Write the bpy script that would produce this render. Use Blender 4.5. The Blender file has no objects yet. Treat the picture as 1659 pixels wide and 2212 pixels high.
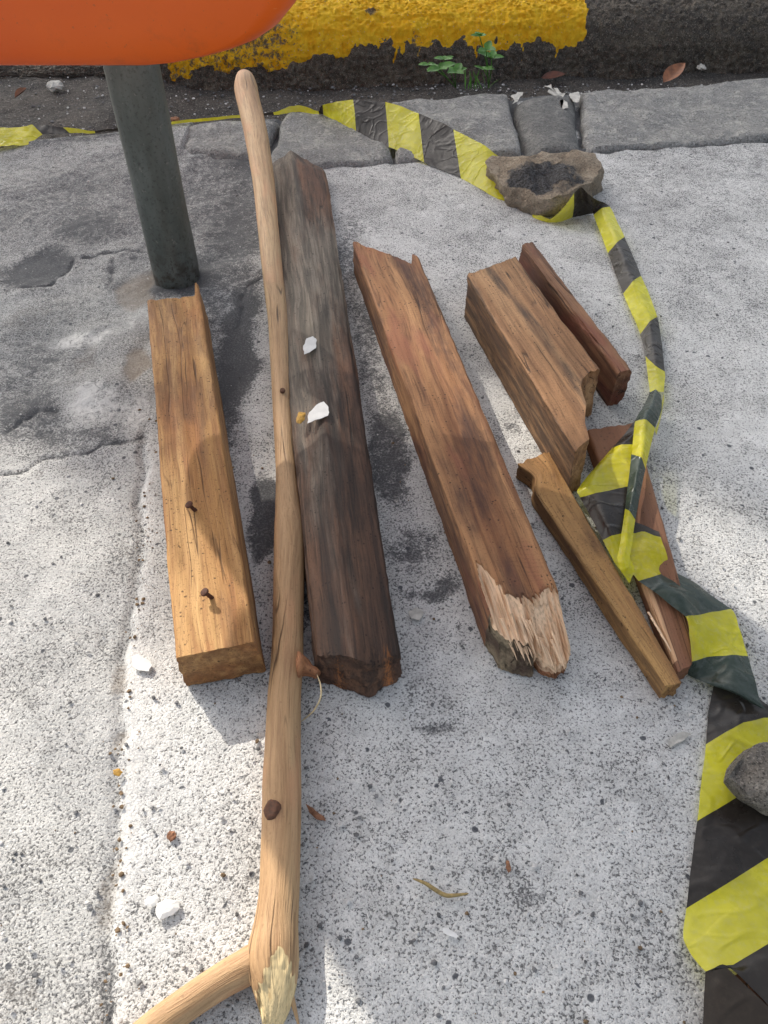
import bpy, math, random
import numpy as np
from mathutils import Vector, noise as mn

# ------------------------------------------------------------------ camera, sky, sun, exposure
scn = bpy.context.scene
CAM_H, PITCH = 0.6, math.radians(47)
FPX = 1671.0                                   # focal length in units of a 1659 x 2212 picture
cam_data = bpy.data.cameras.new("camera")
cam = bpy.data.objects.new("camera", cam_data)
scn.collection.objects.link(cam)
cam.location = (0, 0, CAM_H)
cam.rotation_euler = (math.pi / 2 - PITCH, 0, 0)
cam_data.sensor_fit = 'VERTICAL'
cam_data.sensor_height = 36.0
cam_data.lens = 36.0 * FPX / 2212.0
cam_data.clip_start = 0.01
cam_data.clip_end = 500
scn.camera = cam

SUN_EL = math.radians(35)
SUN_DIR = Vector((-0.63, 0.777, 0)).normalized() * math.cos(SUN_EL) + Vector((0, 0, math.sin(SUN_EL)))
world = bpy.data.worlds.new("World")
scn.world = world
world.use_nodes = True
wn = world.node_tree
wn.nodes.clear()
sky = wn.nodes.new('ShaderNodeTexSky')
sky.sky_type = 'NISHITA'
sky.sun_disc = False
sky.sun_elevation = SUN_EL
sky.sun_rotation = math.atan2(SUN_DIR.x, SUN_DIR.y)
sky.air_density = 1.0
sky.dust_density = 4.0
sky.ozone_density = 1.0
bg = wn.nodes.new('ShaderNodeBackground')
bg.inputs['Strength'].default_value = 0.14
wo = wn.nodes.new('ShaderNodeOutputWorld')
hs = wn.nodes.new('ShaderNodeHueSaturation')
hs.inputs['Saturation'].default_value = 0.42      # thin bright haze
wn.links.new(sky.outputs[0], hs.inputs['Color'])
wn.links.new(hs.outputs[0], bg.inputs[0])
wn.links.new(bg.outputs[0], wo.inputs[0])
sd = bpy.data.lights.new("sun", 'SUN')
sd.energy = 2.8
sd.angle = math.radians(0.6)
sd.color = (1.0, 0.93, 0.82)
sun = bpy.data.objects.new("sun", sd)
sun.rotation_euler = SUN_DIR.to_track_quat('Z', 'Y').to_euler()
sun.location = SUN_DIR * 10
scn.collection.objects.link(sun)
scn.view_settings.view_transform = 'Standard'
scn.view_settings.look = 'None'
scn.view_settings.gamma = 1.0
scn.view_settings.use_curve_mapping = False
scn.view_settings.exposure = 0.95

# ------------------------------------------------------------------ helpers
rng = random.Random(5)

CP, SP = math.cos(PITCH), math.sin(PITCH)

def P(px, py, z=0.0):
    """where the sight line of a picture point meets the level z"""
    u = (px - 829.5) / FPX
    v = (1106 - py) / FPX
    t = (CAM_H - z) / (SP - CP * v)
    return Vector((u * t, t * (CP + SP * v), z))

def nz(x, y=0.0, z=0.0):
    return mn.noise(Vector((x, y, z)))

def fb(x, y=0.0, z=0.0, o=4):
    return mn.fractal(Vector((x, y, z)), 0.6, 2.0, o)

def interp(x, xs, ys):
    return float(np.interp(x, xs, ys))

def tag(o, label=None, cat=None, group=None, kind=None):
    if label: o['label'] = label
    if cat: o['category'] = cat
    if group: o['group'] = group
    if kind: o['kind'] = kind
    return o

def mesh_obj(name, verts, faces, mat, parent=None, smooth=True, attrs=None, gc=None, fmat=None, world_space=True):
    me = bpy.data.meshes.new(name)
    inv = None
    if parent is not None and world_space:
        inv = parent.matrix_basis.inverted()
        if parent.parent is not None:
            inv = inv @ parent.parent.matrix_basis.inverted()
        verts = [inv @ Vector(v) for v in verts]
    me.from_pydata([tuple(v) for v in verts], [], faces)
    mats = mat if isinstance(mat, (list, tuple)) else [mat]
    for m in mats:
        me.materials.append(m)
    if fmat is not None:
        me.polygons.foreach_set('material_index', fmat)
    if smooth:
        me.polygons.foreach_set('use_smooth', [True] * len(me.polygons))
    if attrs:
        for k, vals in attrs.items():
            a = me.attributes.new(k, 'FLOAT', 'POINT')
            a.data.foreach_set('value', np.asarray(vals, dtype=np.float32))
    if gc is not None:
        a = me.attributes.new('gc', 'FLOAT_VECTOR', 'POINT')
        a.data.foreach_set('vector', np.asarray(gc, dtype=np.float32).ravel())
    me.update()
    o = bpy.data.objects.new(name, me)
    scn.collection.objects.link(o)
    if parent is not None:
        o.parent = parent
    return o

def empty(name, loc):
    o = bpy.data.objects.new(name, None)
    o.empty_display_size = 0.05
    scn.collection.objects.link(o)
    o.location = loc
    bpy.context.view_layer.update()
    return o

# ---- shader helpers
class NT:
    def __init__(self, name):
        self.m = bpy.data.materials.new(name)
        self.m.use_nodes = True
        self.t = self.m.node_tree
        self.t.nodes.clear()
        self.out = self.t.nodes.new('ShaderNodeOutputMaterial')
        self.b = self.t.nodes.new('ShaderNodeBsdfPrincipled')
        self.t.links.new(self.b.outputs[0], self.out.inputs[0])
    def n(self, typ, **kw):
        nd = self.t.nodes.new(typ)
        for k, v in kw.items():
            setattr(nd, k, v)
        return nd
    def l(self, a, b):
        self.t.links.new(a, b)
    def setin(self, sock, v):
        if hasattr(v, 'is_output') or isinstance(v, bpy.types.NodeSocket):
            self.l(v, sock)
        else:
            sock.default_value = v
    def attr(self, name, vec=False):
        a = self.n('ShaderNodeAttribute', attribute_name=name)
        return a.outputs['Vector'] if vec else a.outputs['Fac']
    def obj(self):
        return self.n('ShaderNodeTexCoord').outputs['Object']
    def mapping(self, vec, scale, loc=(0, 0, 0), rot=(0, 0, 0)):
        m = self.n('ShaderNodeMapping')
        self.l(vec, m.inputs[0])
        m.inputs['Location'].default_value = loc
        m.inputs['Rotation'].default_value = rot
        m.inputs['Scale'].default_value = scale
        return m.outputs[0]
    def noise(self, vec, scale, detail=4, rough=0.55, dist=0.0):
        t = self.n('ShaderNodeTexNoise')
        self.l(vec, t.inputs['Vector'])
        t.inputs['Scale'].default_value = scale
        t.inputs['Detail'].default_value = detail
        t.inputs['Roughness'].default_value = rough
        t.inputs['Distortion'].default_value = dist
        return t.outputs['Fac']
    def voro(self, vec, scale, feature='F1', rnd=1.0, out='Distance'):
        t = self.n('ShaderNodeTexVoronoi', feature=feature)
        self.l(vec, t.inputs['Vector'])
        t.inputs['Scale'].default_value = scale
        t.inputs['Randomness'].default_value = rnd
        return t.outputs[out]
    def ramp(self, fac, lo, hi, a=0.0, b=1.0, smooth=True):
        r = self.n('ShaderNodeMapRange')
        r.interpolation_type = 'SMOOTHSTEP' if smooth else 'LINEAR'
        self.setin(r.inputs['Value'], fac)
        self.setin(r.inputs['From Min'], lo)
        self.setin(r.inputs['From Max'], hi)
        self.setin(r.inputs['To Min'], a)
        self.setin(r.inputs['To Max'], b)
        return r.outputs[0]
    def math(self, op, a, b=0.0, clamp=False):
        m = self.n('ShaderNodeMath', operation=op)
        m.use_clamp = clamp
        self.setin(m.inputs[0], a)
        self.setin(m.inputs[1], b)
        return m.outputs[0]
    def mix(self, fac, a, b, mode='MIX'):
        m = self.n('ShaderNodeMix', data_type='RGBA', blend_type=mode)
        self.setin(m.inputs['Factor'], fac)
        for s, v in ((m.inputs['A'], a), (m.inputs['B'], b)):
            pass
        ia = [s for s in m.inputs if s.name == 'A' and s.type == 'RGBA'][0]
        ib = [s for s in m.inputs if s.name == 'B' and s.type == 'RGBA'][0]
        for s, v in ((ia, a), (ib, b)):
            if isinstance(v, (tuple, list)):
                s.default_value = (*v[:3], 1)
            else:
                self.l(v, s)
        return [s for s in m.outputs if s.type == 'RGBA'][0]
    def color(self, c):
        self.setin(self.b.inputs['Base Color'], (*c, 1) if isinstance(c, (tuple, list)) else c)
    def rough(self, r):
        self.setin(self.b.inputs['Roughness'], r)
    def spec(self, s):
        self.b.inputs['Specular IOR Level'].default_value = s
    def bump(self, h, dist=0.001, strength=1.0, prev=None):
        b = self.n('ShaderNodeBump')
        b.inputs['Strength'].default_value = strength
        b.inputs['Distance'].default_value = dist
        self.l(h, b.inputs['Height'])
        if prev is not None:
            self.l(prev, b.inputs['Normal'])
        self.l(b.outputs[0], self.b.inputs['Normal'])
        return b.outputs[0]

# ------------------------------------------------------------------ materials
def concrete_mat():
    k = NT('speckled_concrete')
    v = k.obj()
    big = k.noise(v, 5.0, 5, 0.6)
    mid = k.noise(v, 34.0, 4, 0.6)
    sp1 = k.noise(v, 470.0, 3, 0.62, 0.3)
    sp2 = k.noise(v, 820.0, 2, 0.6)
    dark, white, brown, left = k.attr('dark'), k.attr('white'), k.attr('brown'), k.attr('left')
    m2 = k.noise(v, 17.0, 6, 0.72, 0.4)
    m3 = k.noise(v, 85.0, 4, 0.7, 0.3)
    base = k.mix(k.ramp(mid, 0.3, 0.7), (0.59, 0.588, 0.57), (0.73, 0.725, 0.70))
    base = k.mix(k.ramp(big, 0.35, 0.65, 0.0, 0.35), base, (0.46, 0.455, 0.435))
    base = k.mix(k.ramp(m2, 0.44, 0.66, 0.0, 0.55), base, (0.40, 0.395, 0.38))
    base = k.mix(k.ramp(m3, 0.50, 0.72, 0.0, 0.45), base, (0.33, 0.325, 0.31))
    base = k.mix(k.math('MULTIPLY', left, 0.62), base, (0.30, 0.30, 0.285))
    thr = k.math('ADD', k.math('MULTIPLY', dark, -0.12), k.ramp(big, 0.3, 0.7, 0.555, 0.512, False))
    thr = k.math('ADD', thr, k.math('MULTIPLY', white, 0.05))
    thr = k.math('ADD', thr, k.ramp(m2, 0.3, 0.7, 0.055, -0.055, False))
    g1 = k.ramp(sp1, thr, k.math('ADD', thr, 0.085))
    col = k.mix(k.math('MULTIPLY', g1, k.ramp(sp2, 0.35, 0.6, 0.65, 1.0)), base, (0.065, 0.065, 0.066))
    vg = k.voro(k.mapping(v, (1, 1, 1)), 175.0)
    vg2 = k.math('ADD', vg, k.math('MULTIPLY', k.math('SUBTRACT', sp2, 0.5), 0.6))
    some = k.ramp(k.noise(v, 130.0, 1), 0.52, 0.58)
    col = k.mix(k.math('MULTIPLY', k.ramp(vg2, 0.16, 0.26, 0.75, 0.0), some), col, (0.10, 0.10, 0.10))
    g2 = k.ramp(sp2, 0.50, 0.66, 0.0, 0.45)
    col = k.mix(g2, col, (0.19, 0.188, 0.18))
    lt = k.ramp(k.noise(v, 560.0, 2), 0.56, 0.68, 0.0, 0.65)
    col = k.mix(k.math('MULTIPLY', lt, k.ramp(dark, 0.2, 0.7, 1.0, 0.3)), col, (0.70, 0.69, 0.665))
    # isolated black pebbles
    pb = k.voro(v, 62.0)
    rare = k.ramp(k.noise(v, 55.0, 0), 0.60, 0.63)
    col = k.mix(k.math('MULTIPLY', k.ramp(pb, 0.13, 0.20, 0.9, 0.0), rare), col, (0.055, 0.06, 0.07))
    # stains, and some shade painted through the dark mask
    blot = k.noise(v, 95.0, 6, 0.78, 0.8)
    dk = k.ramp(k.math('ADD', dark, k.math('MULTIPLY', k.math('SUBTRACT', blot, 0.5), 2.6)), 0.26, 0.85, 0.0, 0.84)
    col = k.mix(dk, col, (0.07, 0.073, 0.078))
    br = k.ramp(k.math('ADD', brown, k.math('MULTIPLY', k.math('SUBTRACT', blot, 0.5), 0.7)), 0.2, 0.9, 0.0, 0.75)
    col = k.mix(br, col, (0.24, 0.20, 0.155))
    wh = k.ramp(k.math('ADD', white, k.math('MULTIPLY', k.math('SUBTRACT', blot, 0.5), 2.4)), 0.35, 0.9, 0.0, 0.75)
    col = k.mix(wh, col, (0.66, 0.65, 0.62))
    k.color(col)
    k.rough(0.85)
    k.spec(0.3)
    h = k.math('ADD', k.math('MULTIPLY', sp1, -0.9), k.math('MULTIPLY', mid, 1.3))
    h = k.math('ADD', h, k.math('MULTIPLY', blot, 0.6))
    k.bump(h, 0.0020, 1.0)
    return k.m

def stone_mat(name, c1, c2, c3, sc=60.0, spk=0.6, bump=0.002, char_shade=None, paint=None, moss=0.0, lsp=0.5):
    k = NT(name)
    v = k.obj()
    a = k.noise(v, sc * 0.18, 5, 0.65)
    b = k.noise(v, sc, 5, 0.7, 0.5)
    c = k.noise(v, sc * 5.5, 3, 0.7)
    col = k.mix(k.ramp(a, 0.32, 0.68), c1, c2)
    col = k.mix(k.ramp(b, 0.45, 0.7, 0, 0.75), col, c3)
    col = k.mix(k.ramp(c, 0.50, 0.66, 0, spk), col, tuple(x * 0.28 for x in c1))
    col = k.mix(k.ramp(k.noise(v, sc * 6, 2), 0.56, 0.68, 0, lsp), col, tuple(min(0.75, x * 1.9 + 0.05) for x in c2))
    if moss:
        col = k.mix(k.ramp(k.noise(v, sc * 0.3, 3), 0.52, 0.7, 0, moss), col, (0.12, 0.13, 0.06))
    if char_shade:
        ch = k.ramp(k.math('ADD', k.attr('char_shade'), k.math('MULTIPLY', k.math('SUBTRACT', b, 0.5), 1.3)), 0.3, 0.62, 0, 0.93)
        col = k.mix(ch, col, k.mix(k.ramp(c, 0.4, 0.62), (0.018, 0.019, 0.021), (0.10, 0.103, 0.11)))
    h = k.math('ADD', k.math('MULTIPLY', b, 1.0), k.math('MULTIPLY', c, 0.35))
    if paint:
        pa = k.ramp(k.math('ADD', k.attr('paint'), k.math('MULTIPLY', k.math('SUBTRACT', b, 0.5), 0.9)), 0.44, 0.56)
        wear = k.ramp(k.math('ADD', k.math('MULTIPLY', k.attr('wear'), 1.1), k.math('MULTIPLY', k.math('SUBTRACT', k.noise(v, 75.0, 5, 0.75), 0.5), 2.2)), 0.45, 0.72)
        pit = k.ramp(k.noise(v, 150.0, 4, 0.7), 0.60, 0.70, 0, 0.85)
        pa2 = k.math('MULTIPLY', pa, k.math('SUBTRACT', 1.0, k.math('MULTIPLY', wear, 0.9)))
        yel = k.mix(k.ramp(k.noise(v, 30.0, 4), 0.3, 0.7), (0.96, 0.50, 0.012), (1.0, 0.62, 0.03))
        yel = k.mix(k.math('MULTIPLY', pit, 0.30), yel, (0.42, 0.24, 0.03))
        yel = k.mix(k.ramp(k.noise(v, 210.0, 2), 0.66, 0.72, 0, 0.6), yel, (0.7, 0.6, 0.45))
        col = k.mix(pa2, col, yel)
    k.color(col)
    k.rough(0.88)
    k.spec(0.25)
    h = k.math('ADD', h, k.math('MULTIPLY', k.noise(v, sc * 2.6, 4, 0.75), 0.9))
    k.bump(h, bump * 1.3, 1.0)
    return k.m

def wood_mat(name, light, mid, dark, stain=(0.03, 0.022, 0.018), stain_amt=0.5, streak=1.0, pores=0.5,
             stain_lo=0.5, blot_scale=9.0, fresh=(0.62, 0.40, 0.22), grey=None, rough=0.72, kerf=False, redd=None, seed=0.0, gs=1.0, cracks=0.85):
    """grain runs along x of the 'gc' attribute (metres)"""
    k = NT(name)
    v0 = k.attr('gc', True)
    v = k.mapping(v0, (1, 1, 1), loc=(seed, seed * 0.7, seed * 1.3))
    warp = k.noise(k.mapping(v, (5, 18, 18)), 1.0, 2, 0.5)
    wv = k.n('ShaderNodeVectorMath', operation='MULTIPLY_ADD')
    cmb = k.n('ShaderNodeCombineXYZ')
    k.l(k.math('SUBTRACT', warp, 0.5), cmb.inputs['Y'])
    k.l(k.math('SUBTRACT', warp, 0.5), cmb.inputs['Z'])
    k.l(cmb.outputs[0], wv.inputs[0]); wv.inputs[1].default_value = (0.02, 0.02, 0.02); k.l(v, wv.inputs[2])
    w = wv.outputs[0]
    g1 = k.noise(k.mapping(w, (4.5 * gs, 95 * gs, 95 * gs)), 1.0, 5, 0.65)
    g2 = k.noise(k.mapping(w, (16 * gs, 420 * gs, 420 * gs)), 1.0, 3, 0.6)
    g3 = k.noise(k.mapping(w, (1.8, 34, 34)), 1.0, 3, 0.5)
    blot = k.noise(k.mapping(v, (0.45, 1, 1)), blot_scale * 2.2, 5, 0.65, 0.3)
    fine = k.noise(v, 520.0, 3, 0.7)
    col = k.mix(k.ramp(g3, 0.35, 0.65), mid, light)
    col = k.mix(k.ramp(g1, 0.42, 0.68, 0, 0.75 * streak), col, dark)
    col = k.mix(k.ramp(g2, 0.52, 0.72, 0, 0.55 * streak), col, tuple(x * 0.55 for x in dark))
    ck = k.math('ABSOLUTE', k.math('SUBTRACT', k.noise(k.mapping(w, (2.2, 44, 44), loc=(3.3, 1.1, 0)), 1.0, 2, 0.5), 0.5))
    ckm = k.math('MULTIPLY', k.ramp(ck, 0.0, 0.014, 1.0, 0.0), k.ramp(k.noise(v, 7.0, 3), 0.47, 0.58))
    ckm = k.math('MULTIPLY', ckm, cracks)
    col = k.mix(ckm, col, tuple(x * 0.22 for x in dark))
    if redd:
        col = k.mix(k.ramp(k.noise(k.mapping(v, (0.6, 2.2, 2.2)), 13.0, 3), 0.5, 0.68, 0, 0.6), col, redd)
    if grey:
        gm = k.attr('grey')
        gf = k.ramp(k.math('ADD', gm, k.math('MULTIPLY', k.math('SUBTRACT', k.noise(k.mapping(v, (1.0, 8, 8)), 8.0, 4, 0.65), 0.5), 1.3)), 0.25, 0.85)
        gcol = k.mix(k.ramp(g1, 0.40, 0.62), grey, tuple(x * 0.38 for x in grey))
        gcol = k.mix(k.ramp(g2, 0.5, 0.7, 0, 0.6), gcol, tuple(x * 0.3 for x in grey))
        col = k.mix(gf, col, gcol)
    st = k.ramp(k.math('ADD', blot, k.math('MULTIPLY', k.attr('stain'), 0.5)), stain_lo, stain_lo + 0.22, 0, stain_amt)
    st = k.math('MULTIPLY', st, k.ramp(k.noise(k.mapping(v, (18, 130, 130)), 1.0, 3, 0.7), 0.3, 0.62, 0.35, 1.0))
    col = k.mix(st, col, stain)
    po = k.ramp(fine, 0.56, 0.70, 0, pores)
    col = k.mix(po, col, tuple(x * 0.35 for x in dark))
    spk = k.math('MULTIPLY', k.ramp(k.voro(v, 190.0), 0.16, 0.24, 0.8, 0.0), k.ramp(k.noise(v, 70.0, 1), 0.52, 0.6))
    col = k.mix(k.math('MULTIPLY', spk, min(1.0, pores * 1.6)), col, tuple(x * 0.25 for x in dark))
    if kerf:
        kv = k.n('ShaderNodeTexWave', wave_type='BANDS', bands_direction='X')
        k.l(k.mapping(v, (1, 0.42, 0.42), rot=(0, 0, 0.2)), kv.inputs[0])
        kv.inputs['Scale'].default_value = 62.0
        kv.inputs['Distortion'].default_value = 5.0
        kv.inputs['Detail'].default_value = 2.0
        kf = k.math('MULTIPLY', k.ramp(kv.outputs['Fac'], 0.7, 0.98), k.ramp(k.noise(v, 14.0, 3), 0.45, 0.68, 0.0, 0.16))
        col = k.mix(kf, col, tuple(x * 0.5 for x in dark))
    fr = k.attr('fresh')
    fcol = k.mix(k.ramp(g2, 0.42, 0.72), fresh, tuple(x * 0.62 for x in fresh))
    fcol = k.mix(k.ramp(g1, 0.55, 0.75, 0, 0.5), fcol, (fresh[0] * 0.5, fresh[1] * 0.36, fresh[2] * 0.22))
    ff = k.ramp(k.math('ADD', fr, k.math('MULTIPLY', k.math('SUBTRACT', g2, 0.5), 0.5)), 0.38, 0.6)
    col = k.mix(ff, col, fcol)
    k.color(col)
    k.rough(rough)
    k.spec(0.3)
    h = k.math('ADD', k.math('MULTIPLY', g1, -0.8), k.math('MULTIPLY', g2, -0.8))
    h = k.math('ADD', h, k.math('MULTIPLY', fine, -0.3))
    h = k.math('ADD', h, k.math('MULTIPLY', ckm, -1.2))
    k.bump(h, 0.0011, 0.8)
    return k.m

def plain_mat(name, col, rough=0.6, var=0.25, sc=60.0, spec=0.4, bump=0.0004, metallic=0.0, coords='obj'):
    k = NT(name)
    v = k.obj()
    a = k.noise(v, sc, 4, 0.65)
    b = k.noise(v, sc * 6, 2, 0.6)
    c = k.mix(k.ramp(a, 0.3, 0.7), tuple(x * (1 - var) for x in col), tuple(min(0.9, x * (1 + var * 0.6)) for x in col))
    k.color(c)
    k.setin(k.b.inputs['Roughness'], k.ramp(a, 0.3, 0.7, rough * 0.85, min(1, rough * 1.15)))
    k.spec(spec)
    k.b.inputs['Metallic'].default_value = metallic
    k.bump(k.math('ADD', a, k.math('MULTIPLY', b, 0.4)), bump, 0.7)
    return k.m

def film_mat(name, col, transp, rough=0.33, dust=(0.62, 0.60, 0.36)):
    k = NT(name)
    v = k.obj()
    a = k.noise(v, 40.0, 4, 0.6)
    b = k.noise(v, 170.0, 4, 0.7)
    c = k.mix(k.ramp(a, 0.3, 0.7), tuple(x * 0.82 for x in col), tuple(min(0.95, x * 1.12) for x in col))
    c = k.mix(k.ramp(b, 0.45, 0.7, 0, 0.28), c, dust)
    c = k.mix(k.ramp(k.noise(v, 11.0, 3), 0.4, 0.65, 0, 0.35), c, tuple(0.5 * x + 0.5 * y for x, y in zip(col, dust)))
    k.color(c)
    k.rough(k.ramp(a, 0.3, 0.7, rough * 0.8, rough * 1.3))
    k.spec(0.45)
    cr = k.math('ABSOLUTE', k.math('SUBTRACT', k.noise(v, 15.0, 2, 0.5, 0.8), 0.5))
    cr2 = k.math('ABSOLUTE', k.math('SUBTRACT', k.noise(k.mapping(v, (1, 1.6, 1), rot=(0, 0, 0.6)), 30.0, 0, 0.4, 0.2), 0.5))
    hh = k.math('ADD', k.math('MULTIPLY', k.ramp(cr, 0.0, 0.05, 1.0, 0.0), 0.22), k.math('MULTIPLY', k.ramp(cr2, 0.0, 0.10, 1.0, 0.0), 0.12))
    bn = k.bump(k.math('ADD', k.math('MULTIPLY', k.noise(v, 20.0, 1, 0.4), 0.6), hh), 0.0040, 0.7)
    tl = k.n('ShaderNodeBsdfTranslucent'); k.l(c, tl.inputs[0])
    tr = k.n('ShaderNodeBsdfTransparent'); tr.inputs[0].default_value = (*[min(1, x * 1.25 + 0.1) for x in col], 1)
    m1 = k.n('ShaderNodeMixShader'); m1.inputs[0].default_value = 0.22
    k.l(k.b.outputs[0], m1.inputs[1]); k.l(tl.outputs[0], m1.inputs[2])
    m2 = k.n('ShaderNodeMixShader'); m2.inputs[0].default_value = transp
    k.l(m1.outputs[0], m2.inputs[1]); k.l(tr.outputs[0], m2.inputs[2])
    k.l(m2.outputs[0], k.out.inputs[0])
    return k.m

M_CONC = concrete_mat()
M_KERBSTONE = stone_mat('grey_kerb_stone', (0.33, 0.325, 0.305), (0.21, 0.21, 0.205), (0.52, 0.505, 0.46), 50, 0.85, 0.006, lsp=0.8)
M_KERBSTONE_DARK = stone_mat('dark_kerb_stone', (0.17, 0.17, 0.158), (0.13, 0.13, 0.125), (0.28, 0.27, 0.25), 45, 0.7, 0.004)
M_GUTTER = stone_mat('gutter_dirt', (0.07, 0.067, 0.062), (0.12, 0.105, 0.09), (0.04, 0.037, 0.034), 45, 0.7, 0.008, lsp=0.8)
M_ROAD = stone_mat('asphalt', (0.06, 0.06, 0.06), (0.05, 0.05, 0.05), (0.09, 0.09, 0.09), 60, 0.5, 0.003)
M_PAINTKERB = stone_mat('painted_kerb_concrete', (0.085, 0.078, 0.07), (0.16, 0.135, 0.105), (0.24, 0.205, 0.15), 60, 0.75, 0.0075, paint=True, lsp=0.85)
M_ROCK = stone_mat('brown_rock', (0.33, 0.27, 0.20), (0.25, 0.20, 0.145), (0.48, 0.41, 0.31), 60, 0.6, 0.006, char_shade=True)
M_ROCK2 = stone_mat('grey_brown_rock', (0.16, 0.145, 0.125), (0.21, 0.185, 0.155), (0.34, 0.31, 0.26), 75, 0.9, 0.005)
M_GRIT = plain_mat('grit', (0.16, 0.16, 0.16), 0.9, 0.5, 90, 0.2)
M_GRITL = plain_mat('pale_grit', (0.55, 0.54, 0.52), 0.9, 0.3, 90, 0.2)
M_YELLOW = film_mat('yellow_film', (0.78, 0.72, 0.03), 0.34, 0.24)
M_BLACK = film_mat('black_film', (0.026, 0.021, 0.017), 0.05, 0.30, (0.075, 0.066, 0.055))
M_GREEN = film_mat('dark_green_film', (0.035, 0.056, 0.042), 0.12, 0.26, (0.16, 0.18, 0.17))
M_BROWNFILM = film_mat('dark_brown_film', (0.03, 0.022, 0.015), 0.10, 0.38, (0.09, 0.07, 0.05))

W1 = wood_mat('orange_wood', (0.52, 0.31, 0.125), (0.38, 0.19, 0.062), (0.20, 0.08, 0.025), (0.13, 0.06, 0.03), 0.65, 1.0, 0.7, 0.55, 8.0, (0.55, 0.30, 0.10), redd=(0.40, 0.17, 0.06), seed=1.0)
W2 = wood_mat('weathered_wood', (0.17, 0.088, 0.050), (0.105, 0.054, 0.034), (0.028, 0.017, 0.013), (0.025, 0.02, 0.017), 0.65, 1.2, 0.5, 0.5, 6.0, (0.50, 0.19, 0.06), grey=(0.24, 0.20, 0.155), seed=2.0)
W4 = wood_mat('brown_wood', (0.43, 0.225, 0.10), (0.27, 0.118, 0.048), (0.10, 0.036, 0.017), (0.05, 0.024, 0.02), 0.80, 1.0, 0.6, 0.52, 5.5, (0.80, 0.56, 0.36), grey=(0.30, 0.235, 0.15), kerf=True, redd=(0.26, 0.09, 0.05), seed=3.0)
W7 = wood_mat('tan_wood', (0.42, 0.25, 0.125), (0.27, 0.14, 0.064), (0.10, 0.044, 0.022), (0.035, 0.025, 0.02), 0.80, 0.9, 0.6, 0.56, 5.0, (0.60, 0.34, 0.13), kerf=True, seed=4.0)
W8 = wood_mat('dark_brown_wood', (0.24, 0.125, 0.065), (0.13, 0.053, 0.028), (0.06, 0.023, 0.014), (0.04, 0.02, 0.018), 0.6, 0.9, 0.35, 0.5, 5.0, (0.45, 0.2, 0.1), redd=(0.15, 0.04, 0.025), seed=5.0)
W9 = wood_mat('yellowish_wood', (0.47, 0.28, 0.105), (0.34, 0.18, 0.066), (0.14, 0.065, 0.027), (0.09, 0.045, 0.025), 0.7, 0.9, 0.7, 0.56, 7.0, (0.60, 0.36, 0.16), seed=6.0)
W10 = wood_mat('reddish_board', (0.27, 0.135, 0.075), (0.20, 0.09, 0.048), (0.14, 0.06, 0.034), (0.07, 0.035, 0.025), 0.5, 0.5, 0.4, 0.55, 6.0, (0.6, 0.36, 0.2), seed=7.0)
WST = wood_mat('peeled_branch', (0.53, 0.365, 0.20), (0.42, 0.26, 0.13), (0.24, 0.135, 0.065), (0.20, 0.095, 0.05), 0.6, 0.85, 0.15, 0.60, 6.0, (0.72, 0.56, 0.30), redd=(0.52, 0.27, 0.14), rough=0.55, seed=8.0, gs=2.4)
M_DARKEND = wood_mat('dark_end_grain', (0.10, 0.07, 0.05), (0.06, 0.045, 0.035), (0.03, 0.02, 0.018), seed=9.0)

# ------------------------------------------------------------------ ground sheet of the pavement
EDGE_X = [-9.0, -3.0, -1.2, -0.726, -0.535, -0.309, 0.015, 0.86, 3.0, 9.0]
EDGE_Y = [-2.6, 0.55, 1.30, 1.50, 1.577, 1.652, 1.745, 1.885, 2.10, 2.60]

def px_dist(XY, pts, z=0.0):
    """distance of every ground point to a polyline given in picture points"""
    w = [P(*p, z)[:2] for p in pts]
    X, Y = XY
    d = np.full(X.shape, 9.0)
    for (x0, y0), (x1, y1) in zip(w[:-1], w[1:]):
        dx, dy = x1 - x0, y1 - y0
        L = dx * dx + dy * dy + 1e-12
        t = np.clip(((X - x0) * dx + (Y - y0) * dy) / L, 0, 1)
        d = np.minimum(d, np.hypot(X - x0 - t * dx, Y - y0 - t * dy))
    return d

def px_blob(XY, cx, cy, rx, ry, rot=0.0, soft=0.5):
    """soft ellipse: centre and radii in picture points"""
    X, Y = XY
    c = P(cx, cy)
    ax = (P(cx + rx, cy) - c).length
    ay = (P(cx, cy - ry) - P(cx, cy + ry)).length / 2
    dx, dy = X - c.x, Y - c.y
    ca, sa = math.cos(rot), math.sin(rot)
    u, w = (dx * ca + dy * sa) / ax, (-dx * sa + dy * ca) / ay
    r = np.sqrt(u * u + w * w)
    return np.clip((1.0 + soft * 0.5 - r) / soft, 0, 1)

def vnoise(X, Y, sc, seed=0, octs=3):
    """cheap value noise on arrays"""
    out = np.zeros_like(X); amp = 1.0; tot = 0
    r = np.random.RandomState(seed)
    for o in range(octs):
        T = r.rand(256, 256)
        x, y = X * sc + 37.3 * o + 90, Y * sc + 11.7 * o + 90
        xi, yi = np.floor(x).astype(int), np.floor(y).astype(int)
        fx, fy = x - xi, y - yi
        fx, fy = fx * fx * (3 - 2 * fx), fy * fy * (3 - 2 * fy)
        a = T[xi % 256, yi % 256]; b = T[(xi + 1) % 256, yi % 256]
        c = T[xi % 256, (yi + 1) % 256]; d = T[(xi + 1) % 256, (yi + 1) % 256]
        out += amp * ((a * (1 - fx) + b * fx) * (1 - fy) + (c * (1 - fx) + d * fx) * fy)
        tot += amp; amp *= 0.5; sc *= 2.03
    return out / tot

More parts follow.
